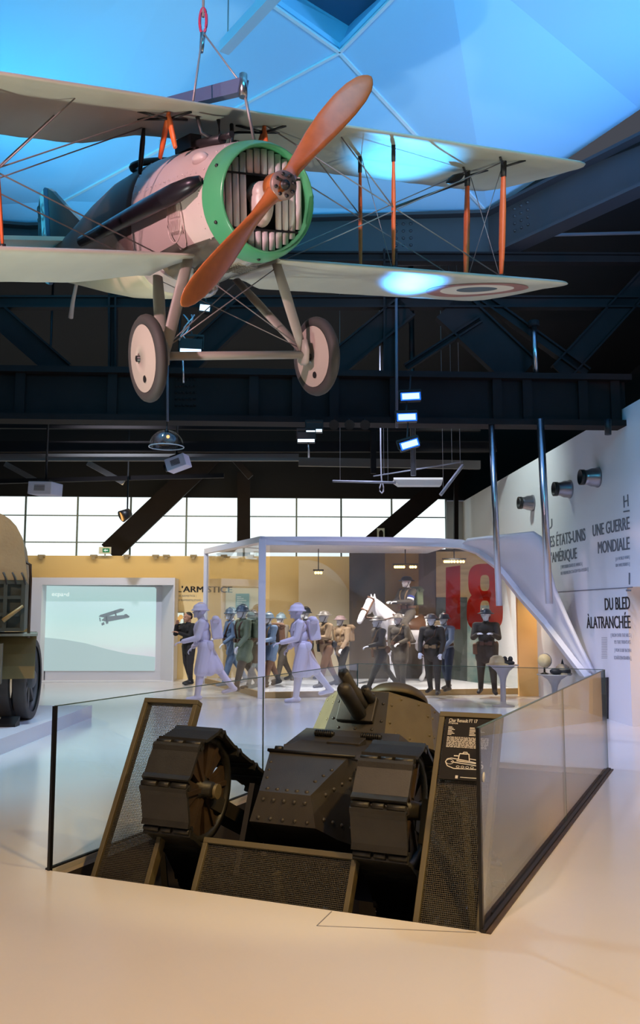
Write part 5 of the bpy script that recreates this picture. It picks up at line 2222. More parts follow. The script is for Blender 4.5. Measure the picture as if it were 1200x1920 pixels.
def figure(name, label, cat, loc, rz, H, skin, coat, legs, boots, helmet=None, hcol=None, group=None, stride=18, legs_p=None, arms=((12, 6, 25), (-14, 6, 20)),
           skirt=.0, pack=None, bag=None, strap=None, belt=None, hair=None, turn=0, lean=4, vox=.0125, collar=True, seated=False, headpitch=0, wide=1.13, armband=None):
    """one standing, marching or riding figure: a continuous body, clothes and kit as its parts; faces local -Y"""
    f = thing(name, label, cat, loc, rz, group, local=True)
    k = H / 1.75
    f.scale = (k * wide, k * wide, k)
    FW = Vector((0, -1, 0))
    hipz = .93
    lp = legs_p or ((stride, 4, 3), (-stride, 12, 3))      # (thigh forward, knee bend, outward)
    J = {}
    low = 9
    for s, (th, kn, outw) in zip((1, -1), lp):
        hip = Vector((s * .092, 0, hipz))
        R = Matrix.Rotation(radians(outw * s), 3, 'Y').inverted()
        d1 = R @ Vector((0, -sin(radians(th)), -cos(radians(th))))
        d2 = R @ Vector((0, -sin(radians(th - kn)), -cos(radians(th - kn))))
        kne = hip + d1 * .43
        ank = kne + d2 * .42
        pt = 20 if th - kn < -12 else 0
        toe = ank + Vector((s * .03, -.155 * cos(radians(pt)), -.055 - .10 * sin(radians(pt))))
        J[s] = (hip, kne, ank, toe)
        low = min(low, ank.z - .085, toe.z - .03)
    dz = 0 if seated else -low
    up = Vector((0, 0, dz))
    for s in J:
        J[s] = tuple(p + up for p in J[s])
    pel = Vector((0, 0, .95)) + up
    LR = Matrix.Rotation(radians(lean), 3, 'X')
    T = lambda x, y, z: pel + LR @ Vector((x, y, z - .95))
    neck = T(0, 0, 1.47)
    HR = Matrix.Rotation(radians(turn), 3, 'Z') @ Matrix.Rotation(radians(headpitch), 3, 'X')
    hc = T(0, -.015, 1.635)
    Hd = lambda x, y, z: hc + HR @ Vector((x, y, z))
    arm = {}
    for s, (fw, ou, el) in zip((1, -1), arms):
        sh = T(s * .185, .0, 1.425)
        R = Matrix.Rotation(-radians(ou) * s, 3, 'Y')
        inn = 26 if el > 60 else 6
        d1 = R @ Vector((0, -sin(radians(fw)), -cos(radians(fw))))
        d2 = Vector((-s * sin(radians(inn)), -sin(radians(fw + el)), -cos(radians(fw + el)))).normalized()
        e = sh + d1 * .285
        w = e + d2 * .25
        arm[s] = (sh, e, w, d2)
    # --- body
    P = [('e', T(0, .0, 1.0), (.15, .105, .12)), ('e', T(0, 0, 1.18), (.135, .095, .16)), ('e', T(0, -.005, 1.34), (.165, .105, .13)),
         ('c', T(0, 0, 1.42), Hd(0, .02, -.08), .06, .052), ('e', Hd(0, .015, .03), (.078, .096, .095)), ('e', Hd(0, -.025, -.03), (.062, .075, .085)),
         ('c', Hd(0, -.088, .012), Hd(0, -.112, -.022), .011, .016), ('e', Hd(0, -.075, -.062), (.034, .028, .014)), ('e', Hd(0, -.078, -.094), (.03, .026, .024)),
         ('e', Hd(0, -.082, .03), (.055, .02, .012)), ('e', Hd(.08, .012, 0), (.012, .022, .032)), ('e', Hd(-.08, .012, 0), (.012, .022, .032))]
    for s in (1, -1):
        hip, kne, ank, toe = J[s]
        P += [('c', hip, kne, .085, .055), ('c', kne, ank, .054, .036), ('c', ank + Vector((0, .03, -.04)), toe, .038, .03)]
        sh, e, w, d2 = arm[s]
        P += [('c', T(s * .07, 0, 1.42), sh, .06, .056), ('c', sh, e, .05, .038), ('c', e, w, .038, .026)]
        # hand: palm, four bent fingers, thumb
        side = d2.cross(Vector((0, 0, 1)))
        side = side.normalized() if side.length > .1 else Vector((1, 0, 0))
        nrm = side.cross(d2).normalized()
        pc = w + d2 * .055
        Rm = Matrix((side, nrm, d2)).transposed()
        P.append(('e', pc, (.040, .017, .05), Rm))
        for q, (o_, l) in enumerate(((-.030, .060), (-.010, .072), (.010, .068), (.030, .052))):
            b = pc + d2 * .042 + side * o_
            m = b + (d2 * .8 - nrm * .35).normalized() * l * .55
            t_ = m + (d2 * .35 - nrm * .9).normalized() * l * .5
            P += [('c', b, m, .010, .0095), ('c', m, t_, .0095, .0085)]
        b = pc + side * (.035 * s) - d2 * .01
        P.append(('c', b, b + (d2 * .7 + side * .6 * s - nrm * .3).normalized() * .055, .012, .0095))
    blob('body', P, skin, f, vox * .88, 1)
    # --- clothes
    C_ = [('e', T(0, .0, 1.0), (.175, .13, .13)), ('e', T(0, 0, 1.18), (.158, .122, .17)), ('e', T(0, -.005, 1.35), (.186, .128, .125)), ('c', T(0, .0, 1.40), T(0, -.0, 1.475), .085, .068)]
    for s in (1, -1):
        sh, e, w, d2 = arm[s]
        C_ += [('c', T(s * .08, 0, 1.415), sh, .076, .072), ('c', sh, e, .070, .058), ('c', e, w - d2 * .015, .056, .046)]
        C_ += [('e', T(s * .085, -.105, 1.31), (.05, .02, .045)), ('e', T(s * .10, -.125, 1.07), (.05, .02, .05))]
    if skirt:
        for s in (1, -1):
            hip, kne, ank, toe = J[s]
            L = hip.lerp(kne, min(1, skirt / .43))
            C_ += [('c', hip + Vector((s * .02, 0, .06)), L, .112, .112), ('c', hip.lerp(pel, .6), L.lerp(Vector((0, L.y, L.z)), .6), .11, .11)]
        m0 = (J[1][0].lerp(J[1][1], min(1, skirt / .43)) + J[-1][0].lerp(J[-1][1], min(1, skirt / .43))) / 2
        C_ += [('c', pel, m0, .135, .125)]
    else:
        C_ += [('c', T(0, 0, .98), T(0, 0, .86), .165, .165, .8)]
    cn = 'greatcoat' if skirt else 'tunic'
    blob(cn, C_, coat, f, vox, 2)
    if legs:
        Q = [('e', pel + Vector((0, 0, -.02)), (.162, .125, .13))]
        for s in (1, -1):
            hip, kne, ank, toe = J[s]
            Q += [('c', hip, kne, .106, .078), ('c', kne, kne.lerp(ank, .85), .074, .05)]
        blob('trousers', Q, legs, f, vox, 2)
    for s in (1, -1):
        hip, kne, ank, toe = J[s]
        blob('boot', [('c', kne.lerp(ank, .62), ank, .056, .050), ('c', ank + Vector((0, .035, -.035)), toe, .049, .040), ('c', ank + Vector((0, .035, -.05)), toe + Vector((0, -.01, -.006)), .036, .030)], boots, f, vox, 1)
    # --- head gear
    if helmet:
        mb = MB()
        if helmet == 'brodie':
            prof = [(.165, .035), (.162, .045), (.118, .060), (.110, .085), (.094, .115), (.060, .138), (.002, .146)]
        else:
            prof = [(.135, .020), (.133, .030), (.108, .050), (.105, .085), (.090, .118), (.058, .142), (.002, .150)]
        rings = []
        for r, z in prof:
            rings.append([hc + HR @ Vector((r * .93 * cos(2 * pi * q / 24), r * 1.12 * sin(2 * pi * q / 24) + .01, z)) for q in range(24)])
        inner = [[hc + HR @ Vector((r * .88 * cos(2 * pi * q / 24), r * 1.06 * sin(2 * pi * q / 24) + .01, z - .006)) for q in range(24)] for r, z in prof[:3]]
        mb.loft(inner[::-1] + rings, False)
        if helmet == 'adrian':
            mb.tube([hc + HR @ Vector((0, .02 + .10 * cos(a), .05 + .118 * sin(a))) for a in (radians(20 + 14 * q) for q in range(11))], .011, 6)
        h = mb.build('helmet', hcol, f)
        mb = MB()
        mb.tube([hc + HR @ Vector((.085 * cos(a), -.01 - .03 * abs(sin(a)), -.0 - .13 * sin(a))) for a in (pi * q / 10 for q in range(11))], .006, 6)
        mb.build('chin_strap', boots, f)
    if hair:
        blob('hair', [('e', Hd(0, .03, .055), (.083, .092, .075)), ('e', Hd(0, .065, .0), (.07, .05, .07))], hair, f, vox, 1)
    if belt:
        mb = MB()
        rr = [T(.172 * cos(2 * pi * q / 28), .136 * sin(2 * pi * q / 28), 1.055) for q in range(29)]
        for q in range(28):
            mb.hexa([rr[q] - Vector((0, 0, .022)), rr[q + 1] - Vector((0, 0, .022)), rr[q + 1] + Vector((0, 0, .022)), rr[q] + Vector((0, 0, .022))],
                    [p + (p - T(0, 0, 1.055)) * .06 for p in (rr[q] - Vector((0, 0, .022)), rr[q + 1] - Vector((0, 0, .022)), rr[q + 1] + Vector((0, 0, .022)), rr[q] + Vector((0, 0, .022)))])
        mb.build('belt', belt, f)
        for s in (1, -1):
            mb = MB()
            mb.box(T(s * .075, -.155, 1.06), (.085, .05, .08), LR)
            mb.build('ammunition_pouch', belt, f, bevel=.008)
    if strap:
        mb = MB()
        for s in (1, -1) if pack else (1,):
            pts = [T(s * .10, .10, 1.44), T(s * .105, .0, 1.50), T(s * .10, -.10, 1.42), T(s * .085, -.138, 1.32), T(s * .06 if pack else -s * .08, -.135, 1.16), T(s * .10 if pack else -s * .16, -.10, 1.06)]
            mb.tube(pts, .020, 8, flat=.35, up=(0, 1, 0))
        mb.build('strap', strap, f)
    if pack:
        mb = MB()
        mb.box(T(0, .225, 1.28), (.31, .18, .38), LR)
        p = mb.build('backpack', pack, f, bevel=.03)
        mb = MB()
        mb.tube([T(-.19, .23, 1.42), T(-.15, .23, 1.47), T(.15, .23, 1.47), T(.19, .23, 1.42)], .06, 12)
        mb.build('bedroll', pack, p)
    if armband:
        sh, e, w, d2 = arm[1]
        for t0, t1, m_ in ((.50, .68, armband[0]), (.68, .84, armband[1])):
            mb = MB()
            mb.tube([sh.lerp(e, t0), sh.lerp(e, t1)], .074, 14)
            mb.build('armband', m_, f)
    if bag:
        mb = MB()
        mb.box(T(-.20, .03, .93), (.10, .24, .22), LR)
        mb.build('haversack', bag, f, bevel=.02)
        mb = MB()
        mb.ball(T(.185, .08, 1.0), (.035, .065, .085), 12, 8)
        mb.build('canteen', bag, f)
    return f


def cl(name, rgb, **kw):
    return mat('cloth_' + name, rgb, .8, var=.14, vscale=6, bump=.25, bscale=22, **kw)


KHAKI, KHAKI2, DKHAKI = cl('khaki', (104, 92, 74)), cl('light_khaki', (146, 122, 96)), cl('dark_khaki', (72, 64, 54))
BLUE, GBLUE, DBLUE = cl('horizon_blue', (104, 128, 158)), cl('grey_blue', (124, 136, 152)), cl('dark_blue', (56, 66, 86))
GREEN, BROWN, LEATH = cl('reflected_green', (120, 134, 110)), cl('brown', (116, 84, 62)), mat('brown_leather', (88, 60, 44), .45)
BLACKL, BLACKC = mat('black_leather', (30, 31, 36), .35), cl('black', (26, 25, 27))
H_BLUE, H_KH, H_DK = mat('helmet_blue', (84, 104, 120), .4), mat('helmet_khaki', (92, 84, 76), .45), mat('helmet_dark', (46, 50, 58), .4)
BOOT = mat('boot_leather', (48, 38, 32), .5)
TAN = cl('tan_webbing', (150, 122, 86))
PLASTER = mat('pale_plaster', (214, 206, 222), .6, bump=.15, bscale=20)


def stand(cx, yt, yf, z=CASE_Z):
    d_ = (EYE - z) * FPX / (yf - 1146)
    p = at_y(cx, 1200, d_)
    return Vector((p.x, p.y, z)), (yf - yt) * d_ / FPX


MG = 'uniformed mannequins marching in the glass case'


def man(cx, yt, yf, rz, label, **kw):
    loc, H = stand(cx, yt, yf)
    return figure('mannequin', label, 'mannequin', loc, radians(rz), H, M_FACE, group=MG, **kw)


man(437, 1140, 1281, -62, 'mannequin in a light blue uniform and blue helmet, leftmost in the case', coat=BLUE, legs=BLUE, boots=GBLUE, helmet='adrian', hcol=H_BLUE, skirt=.18, belt=LEATH, bag=KHAKI2, strap=LEATH, arms=((10, 8, 40), (10, 8, 70)))
man(459, 1135, 1291, -58, 'tall mannequin in a coat tinted green by a reflection just left of the front post', coat=GREEN, legs=KHAKI, boots=BOOT, helmet='adrian', hcol=H_BLUE, skirt=.25, belt=LEATH, pack=GREEN, strap=LEATH, arms=((8, 6, 30), (-10, 6, 30)))  # green reflection over the figure is put into coat and pack colour
man(478, 1147, 1286, -66, 'mannequin in brown partly hidden by the front case post', coat=BROWN, legs=BROWN, boots=BOOT, helmet='adrian', hcol=H_KH, belt=LEATH, bag=TAN, stride=14)
man(507, 1149, 1284, -48, 'mannequin in a blue coat with red-brown leggings right of the front post', coat=BLUE, legs=BROWN, boots=BOOT, helmet='adrian', hcol=H_BLUE, skirt=.24, belt=LEATH, pack=BROWN, strap=TAN, arms=((20, 8, 60), (15, 8, 75)))
man(530, 1150, 1274, -52, 'mannequin in a buttoned grey tunic and pale blue helmet behind a plaster statue', coat=cl('grey_tunic', (128, 118, 104)), legs=DKHAKI, boots=BOOT, helmet='adrian', hcol=mat('helmet_pale', (130, 150, 158), .4), belt=BLACKL, arms=((15, 8, 70), (10, 8, 60)))
man(577, 1140, 1272, -82, 'mannequin in a black leather jacket and tan breeches below the black text panel', coat=BLACKL, legs=BROWN, boots=BOOT, helmet='adrian', hcol=H_DK, stride=16, arms=((30, 8, 70), (10, 8, 40)))
man(612, 1145, 1284, -58, 'mannequin in khaki with a flat-brimmed helmet and orange-tan kit', coat=KHAKI2, legs=BROWN, boots=BOOT, helmet='brodie', hcol=H_KH, belt=LEATH, strap=TAN, bag=BLACKL, arms=((20, 6, 75), (16, 6, 80)))
man(641, 1153, 1279, -40, 'mannequin in light khaki with a big pack left of the horse\'s head', coat=KHAKI2, legs=BLACKC, boots=BOOT, helmet='brodie', hcol=mat('helmet_mauve', (130, 108, 108), .45), belt=TAN, strap=TAN, pack=KHAKI2, stride=20)
man(713, 1151, 1291, -66, 'mannequin striding in olive khaki in front of the horse\'s chest', coat=DKHAKI, legs=DKHAKI, boots=BOOT, helmet='brodie', hcol=H_KH, belt=TAN, strap=TAN, bag=BROWN, stride=26, arms=((16, 6, 60), (-16, 6, 10)))
man(749, 1152, 1284, -30, 'mannequin in a khaki greatcoat directly below the mounted figure', coat=DKHAKI, legs=DKHAKI, boots=BOOT, helmet='brodie', hcol=H_KH, skirt=.3, belt=LEATH, strap=TAN, bag=BROWN, arms=((6, 8, 62), (-4, 8, 20)), stride=10)
man(811, 1152, 1297, -24, 'largest mannequin in dark khaki holding a long holster, right of the horse', coat=DKHAKI, legs=DKHAKI, boots=BOOT, helmet='brodie', hcol=H_KH, belt=TAN, strap=LEATH, bag=BROWN, stride=12, arms=((4, 10, 18), (4, 10, 24)))
man(836, 1152, 1291, -46, 'mannequin in a blue jacket half behind the large khaki figure', coat=GBLUE, legs=DBLUE, boots=BOOT, helmet='adrian', hcol=H_DK, belt=LEATH, strap=LEATH, stride=10, arms=((15, 8, 40), (10, 10, 70)))
man(912, 1144, 1298, -14, 'mannequin in dark brown khaki with hands folded, under the red eight', coat=DKHAKI, legs=DKHAKI, boots=BOOT, helmet='brodie', hcol=H_DK, belt=LEATH, bag=BROWN, stride=8, skirt=.2, arms=((24, 10, 85), (24, 10, 85)))

# the two plaster soldiers in front of the glass
for cx, yt, yf, lab in ((385, 1134, 1308, 'pale lilac plaster soldier striding left at the case\'s left corner'), (567, 1135, 1311, 'pale lilac plaster soldier striding left before the case\'s front glass')):
    loc, H = stand(cx, yt, yf, 0.0)
    figure('soldier_statue', lab, 'statue', loc, radians(-82), H, PLASTER, PLASTER, PLASTER, PLASTER, 'adrian', PLASTER, 'plaster soldiers', stride=27, legs_p=((10, 4, 2), (-30, 6, 2)), skirt=.41,
           pack=PLASTER, belt=PLASTER, bag=PLASTER, strap=PLASTER, arms=((14, 6, 60), (-6, 8, 50)), lean=7)

# the visitor
loc, H = stand(354, 1150, 1281, 0.0)
figure('person', 'person in a black jacket and dark trousers with a hand at the chin', 'person', loc, radians(-48), H, M_SKIN, BLACKC, cl('charcoal', (44, 40, 42)), BLACKL, None, None, hair=mat('dark_hair', (30, 26, 24), .6),
       stride=4, arms=((20, 4, 95), (45, 2, 125)), lean=2, headpitch=8)

# white horse and its rider
M_HORSE = mat('white_horse', (232, 232, 238), .5)
hl, _ = stand(752, 1160, 1283)
hl = Vector((at_y(752, 1200, 20.0).x, 20.0, CASE_Z))
horse = thing('horse', 'white model horse with dark harness standing in the case', 'horse', hl, radians(-54), local=True)
P = [('e', (0, .35, 1.16), (.27, .62, .30)), ('e', (0, -.12, 1.14), (.25, .32, .33)), ('e', (0, .78, 1.20), (.27, .30, .29)), ('c', (0, -.05, 1.42), (0, .5, 1.36), .12, .14),
     ('c', (0, -.25, 1.22), (0, -.62, 1.58), .22, .15), ('c', (0, -.62, 1.58), (0, -.80, 1.80), .15, .11), ('c', (0, -.10, 1.40), (0, -.72, 1.82), .10, .06),
     ('e', (0, -.88, 1.78), (.095, .13, .13)), ('c', (0, -.90, 1.76), (0, -1.14, 1.46), .105, .075), ('c', (0, -1.10, 1.50), (0, -1.19, 1.38), .072, .062), ('e', (0, -.93, 1.66), (.08, .09, .13)),
     ('c', (.05, -.80, 1.88), (.065, -.82, 2.0), .032, .008), ('c', (-.05, -.80, 1.88), (-.065, -.82, 2.0), .032, .008),
     ('e', (.045, -1.19, 1.40), (.018, .03, .02)), ('e', (-.045, -1.19, 1.40), (.018, .03, .02))]
for s in (1, -1):
    fy = -.22 + (-.10 if s > 0 else .05)
    P += [('c', (s * .14, -.18, 1.05), (s * .14, fy, .66), .13, .075), ('c', (s * .14, fy, .66), (s * .14, fy + .02, .16), .052, .038), ('c', (s * .14, fy + .02, .16), (s * .14, fy - .05, .05), .045, .06)]
    hy = .86 + (.10 if s > 0 else -.08)
    P += [('c', (s * .15, .80, 1.12), (s * .15, hy - .10, .78), .19, .10), ('c', (s * .15, hy - .10, .78), (s * .15, hy + .08, .55), .085, .06), ('c', (s * .15, hy + .08, .55), (s * .15, hy + .03, .15), .05, .038), ('c', (s * .15, hy + .03, .15), (s * .15, hy - .04, .05), .046, .06)]
blob('body', P, M_HORSE, horse, .018, 2)
blob('tail', [('c', (0, 1.06, 1.30), (0, 1.18, 1.05), .05, .07), ('c', (0, 1.18, 1.05), (0, 1.17, .55), .07, .03)], M_HORSE, horse, .016, 1)
for s in (1, -1):
    for y in (-.27 if s > 0 else -.22, .86):
        pass
mb = MB()
for a, b in (((.10, -1.04, 1.60), (-.10, -1.04, 1.60)), ((.11, -.86, 1.86), (-.11, -.86, 1.86))):
    a, b = Vector(a), Vector(b)
    mb.tube([a, (a + b) / 2 + Vector((0, -.09, .06)), b], .02, 6)
for s in (1, -1):
    mb.tube([(s * .085, -1.10, 1.47), (s * .105, -1.04, 1.60), (s * .11, -.88, 1.84)], .02, 6)
    mb.tube([(s * .085, -1.10, 1.47), (s * .19, -.6, 1.42), (s * .17, -.15, 1.52)], .016, 6)
mb.build('bridle', LEATH, horse)
mb = MB()
rr = [(.285 * cos(2 * pi * q / 24), -.36 + .06 * sin(2 * pi * q / 24), 1.24 + .30 * sin(2 * pi * q / 24)) for q in range(25)]
mb.tube(rr, .022, 6, False)
mb.build('breast_collar', LEATH, horse)
mb = MB()
rings = []
for y, w, z in ((-.02, .22, 1.50), (.10, .27, 1.49), (.35, .29, 1.48), (.52, .27, 1.50), (.60, .20, 1.54)):
    rings.append([Vector((w * sin(a), y, z - .34 * (1 - cos(a)))) for a in (radians(-80 + 16 * q) for q in range(11))] + [Vector(((w - .03) * sin(a), y, z - .03 - .34 * (1 - cos(a)))) for a in (radians(80 - 16 * q) for q in range(11))])
mb.loft(rings)
mb.build('saddle', LEATH, horse)
mb = MB()
for s in (1, -1):
    mb.box((s * .33, .72, 1.22), (.10, .34, .34))
mb.build('saddle_bag', KHAKI, horse, bevel=.03)
HMt = Matrix.Translation(hl) @ Matrix.Rotation(radians(-54), 4, 'Z')
rl = HMt @ Vector((0, .22, 1.50 - .95 * .97 + .09))
figure('mannequin', 'mannequin in khaki with a blue and white armband riding the white horse', 'mannequin', rl, radians(-54), 1.70, M_FACE, DKHAKI, DKHAKI, BOOT, 'brodie', H_DK, MG,
       legs_p=((48, 52, 30), (48, 52, 30)), arms=((28, 6, 62), (28, 6, 62)), strap=TAN, pack=cl('olive_pack', (96, 108, 84)), belt=LEATH, seated=True, lean=2, armband=(cl('band_blue', (50, 66, 150)), M_FACE))
# ---------------------------------------------------------------- lamps, projectors and other hanging things
M_CASEB = mat('lamp_black', (20, 20, 22), .45)
M_BLUE = emat('blue_led', (140, 190, 255), 3.2)
M_HALO = emat('blue_halo', (40, 110, 255), 1.6)
M_COOL = emat('cool_led', (190, 225, 255), 3.0)
M_GREYP = mat('projector_white', (214, 208, 220), .45)


def flood(label, px, py, d, w, h, m, tilt=0, group=None, hang=None, yaw=0, strip=False):
    p = at_y(px, py, d)
    W, H_ = w / FPX * d, h / FPX * d
    o = thing('flood_light', label, 'flood light', p, group=group)
    R = Matrix.Rotation(radians(yaw), 3, 'Z') @ Matrix.Rotation(radians(-tilt), 3, 'Y')
    t = MB()
    t.box(p + R @ Vector((0, .07, 0)), (W * 1.06, .12, H_ * 1.12), R)
    t.box(p + R @ Vector((0, .10, H_ * .1)), (W * .8, .12, H_ * .9), R)
    t.build('casing', M_CASEB, o, bevel=.006)
    t = MB()
    if strip:
        t.box(p + R @ Vector((0, .0, -H_ * .4)), (W, .02, H_ * .28), R)
    else:
        t.box(p + R @ Vector((0, .0, 0)), (W * .86, .02, H_ * .74), R)
    t.build('lens', m, o)
    if m is M_BLUE:
        t = MB()
        t.box(p + R @ Vector((0, .004, 0)), (W, .02, H_), R)
        t.build('lens_halo', M_HALO, o)  # blue glow falling off round the lens, put in as a glowing border
    t = MB()
    for s in (-1, 1):
        t.bar(p + R @ Vector((s * W * .56, .07, -.02)), p + R @ Vector((s * W * .56, .07, H_ * .9)), .012, .03)
    t.bar(p + R @ Vector((-W * .56, .07, H_ * .9)), p + R @ Vector((W * .56, .07, H_ * .9)), .012, .03)
    if hang is not None:
        t.bar(p + R @ Vector((0, .07, H_ * .9)), hang, .02, .02, (0, 1, 0))
    t.build('bracket', M_CASEB, o)
    return o


DF = 12.4


def roof(p, dx=0.0):
    """point of the dark roof straight above p"""
    v = Vector(p).dot(RY)
    return Vector((p.x + dx, p.y, 8.3 - (v - 14.2) * .9 / 10.8 + .0))


hz = at_y(770, 704, 12.80)
top_ = flood('uppermost of the three bright blue flood lights on the girder', 770, 743, DF, 38, 15, M_BLUE, 3, hang=hz)
mid_ = flood('middle one of the three bright blue flood lights', 763, 782, DF, 38, 15, M_BLUE, 2, hang=at_y(763, 752, 12.5))
low_ = flood('lowest, tilted one of the three bright blue flood lights', 768, 833, DF, 36, 15, M_BLUE, 17, hang=at_y(765, 790, 12.5))
flood('small flood light with a white strip below the girder, upper one of two', 589, 801, 12.7, 30, 16, M_COOL, 0, hang=at_y(589, 786, 12.95), strip=True)
f2 = flood('small flood light with a white strip below the girder, lower one of two', 574, 819, 12.6, 32, 18, M_COOL, 0, hang=at_y(574, 786, 12.95), strip=True)
t = MB()
t.tube([at_y(578, 826, 12.66), at_y(579, 858, 12.66)], .014, 8)
t.build('rod', M_STEEL, f2)
f3 = flood('large flood light with cables seen between the biplane\'s wheel legs', 358, 648, 12.3, 40, 26, M_COOL, -3, hang=at_y(352, 600, 12.4), strip=True)
t = MB()
for q in range(3):
    pts = [at_y(344 + q * 5 + 12 * sin(a * 1.3 + q), 590 + 48 * a / 3, 12.35) for a in (0, .5, 1, 1.5, 2, 2.5, 3)]
    t.tube(pts, .012, 8)
t.tube([at_y(343, 664, 12.36), at_y(344, 718, 12.36)], .016, 8)
t.build('cable', M_STEEL, f3)
flood('small bright square flood light just behind the tip of the lower propeller blade', 384, 577, 12.4, 22, 15, M_COOL, -6, hang=at_y(384, 540, 12.5))
for k, x in enumerate((626, 655, 684)):
    p = at_y(x, 795, 12.6)
    o = thing('spot_light', ('first', 'second', 'third')[k] + ' unlit black spot light in the row right of the small floods', 'spot light', p)
    t = MB()
    t.tube([p + Vector((0, .1, .02)), p + Vector((0, -.08, -.03))], [.06, .075], 12)
    t.build('housing', M_CASEB, o)
    t = MB()
    t.bar(p + Vector((0, .05, .05)), at_y(x, 785, 12.95), .015, .02, (0, 1, 0))
    t.build('bracket', M_CASEB, o)


def rod(name, label, cat, a, b, r, m, extra=None):
    t_ = MB()
    t_.tube([a, b], r, 16)
    if name == 'metal_batten':
        for q in (.12, .88):
            w_ = Vector(a).lerp(Vector(b), q)
            t_.tube([w_, roof(w_)], .004, 6)
    o = t_.build(name, m)
    return tag(o, label, cat)


rod('steel_pole', 'slimmer of the two hanging steel poles, nearer the glass case', 'pole', at_y(921, 786, 13.05), at_y(936, 1136, 13.05), .047, M_STEEL)
rod('steel_pole', 'thicker hanging steel pole close to the lettered wall', 'pole', at_y(1013, 786, 12.95), at_y(1030, 1132, 12.95), .056, M_STEEL)
o = thing('steel_pole', 'short steel pole rising above the girder near the wall', 'pole', at_y(1004, 700, 13.1))
t = MB()
t.tube([at_y(1005, 702, 13.1), at_y(1001, 606, 13.1)], .04, 12)
t.build('tube', M_STEEL, o)
t = MB()
t.tube([at_y(1001, 612, 13.1), at_y(1001, 602, 13.1)], .085, 12)
t.build('flange', M_DARK, o)
o = rod('steel_pole', 'thin dark pole beside the three blue flood lights', 'pole', at_y(743, 560, 12.87), at_y(744, 802, 12.87), .022, mat('grey_pole', (92, 92, 104), .4))
rod('steel_pole', 'thin pole hanging down behind the biplane\'s left wheel', 'pole', at_y(314, 640, 12.70), at_y(314, 790, 12.70), .02, mat('grey_pole', (92, 92, 104), .4))

# acoustic dome
p = at_y(312, 838, 12.5)
o = thing('sound_dome', 'clear hemispherical sound dome hanging below the girder', 'sound dome', p)
r_ = 33 / FPX * 12.5
t = MB()
prof = [(r_ * cos(a), r_ * 1.0 * sin(a)) for a in (radians(90 * q / 12) for q in range(13))]
prof[-1] = (.004, prof[-1][1])
t.lathe(prof, 32, None, p)
t.build('dome', glass_mat('dome_acrylic', (.86, .87, .88), .12, .05), o)
t = MB()
t.tube([p + Vector((r_ * cos(2 * pi * q / 32), r_ * sin(2 * pi * q / 32), 0)) for q in range(33)], .008, 6, False)
t.build('rim', mat('acrylic_rim', (200, 200, 205), .3), o)
t = MB()
t.tube([p + Vector((0, 0, r_)), at_y(313, 786, 12.9)], .008, 6)
t.tube([p + Vector((0, 0, r_)), p + Vector((0, 0, r_ * .7))], .03, 10)
t.build('hanger', M_CASEB, o)
t = MB()
t.ball(p + Vector((.02, 0, r_ * .6)), .025, 10, 6)
t.build('lamp', emat('amber_lamp', (255, 190, 110), 2.0), o)

# projectors


def projector(label, px, py, d, w, h, tilt, yaw, hang):
    p_ = at_y(px, py, d)
    W, H_ = w / FPX * d, h / FPX * d
    R = Matrix.Rotation(radians(yaw), 3, 'Z') @ Matrix.Rotation(radians(-tilt), 3, 'Y')
    o_ = thing('projector', label, 'projector', p_)
    t_ = MB()
    t_.box(p_, (W, W * .8, H_), R)
    t_.build('housing', M_GREYP, o_, bevel=.012)
    t_ = MB()
    for q in range(6):
        t_.box(p_ + R @ Vector((0, -W * .4 - .002, -H_ * .2 + q * H_ * .08)), (W * .45, .006, H_ * .03), R)
    t_.build('vent', M_CASEB, o_)
    t_ = MB()
    t_.tube([p_ + R @ Vector((-W * .5, 0, 0)), p_ + R @ Vector((-W * .68, 0, 0))], H_ * .32, 14)
    t_.build('lens', M_CASEB, o_)
    t_ = MB()
    t_.tube([p_ + R @ Vector((0, 0, H_ * .5)), hang], .02, 8)
    t_.box(p_ + R @ Vector((0, 0, H_ * .6)), (W * .5, W * .4, .04), R)
    t_.build('mount', M_CASEB, o_)


projector('white projector tilted downward under the clear sound dome', 334, 869, 14.5, 40, 24, 18, -12, roof(at_y(334, 869, 14.5)))
projector('white projector on a dark pole above the truck', 85, 917, 14.5, 50, 24, -3, -15, roof(at_y(86, 917, 14.5)))
# spot lamp before the windows
p = at_y(237, 965, 20.0)
o = thing('spot_light', 'black spot light hanging before the daylight windows', 'spot light', p)
t = MB()
t.tube([p + Vector((.06, .06, .06)), p + Vector((-.10, -.06, -.05))], [.10, .14], 14)
t.build('housing', M_CASEB, o)
t = MB()
t.tube([p + Vector((-.102, -.06, -.05)), p + Vector((-.106, -.062, -.052))], .11, 14)
t.build('lens', emat('warm_lens', (255, 190, 110), 1.0), o)
t = MB()
t.bar(p + Vector((.02, 0, .08)), roof(p, .02), .03, .03, (0, 1, 0))
t.build('hanger', M_CASEB, o)
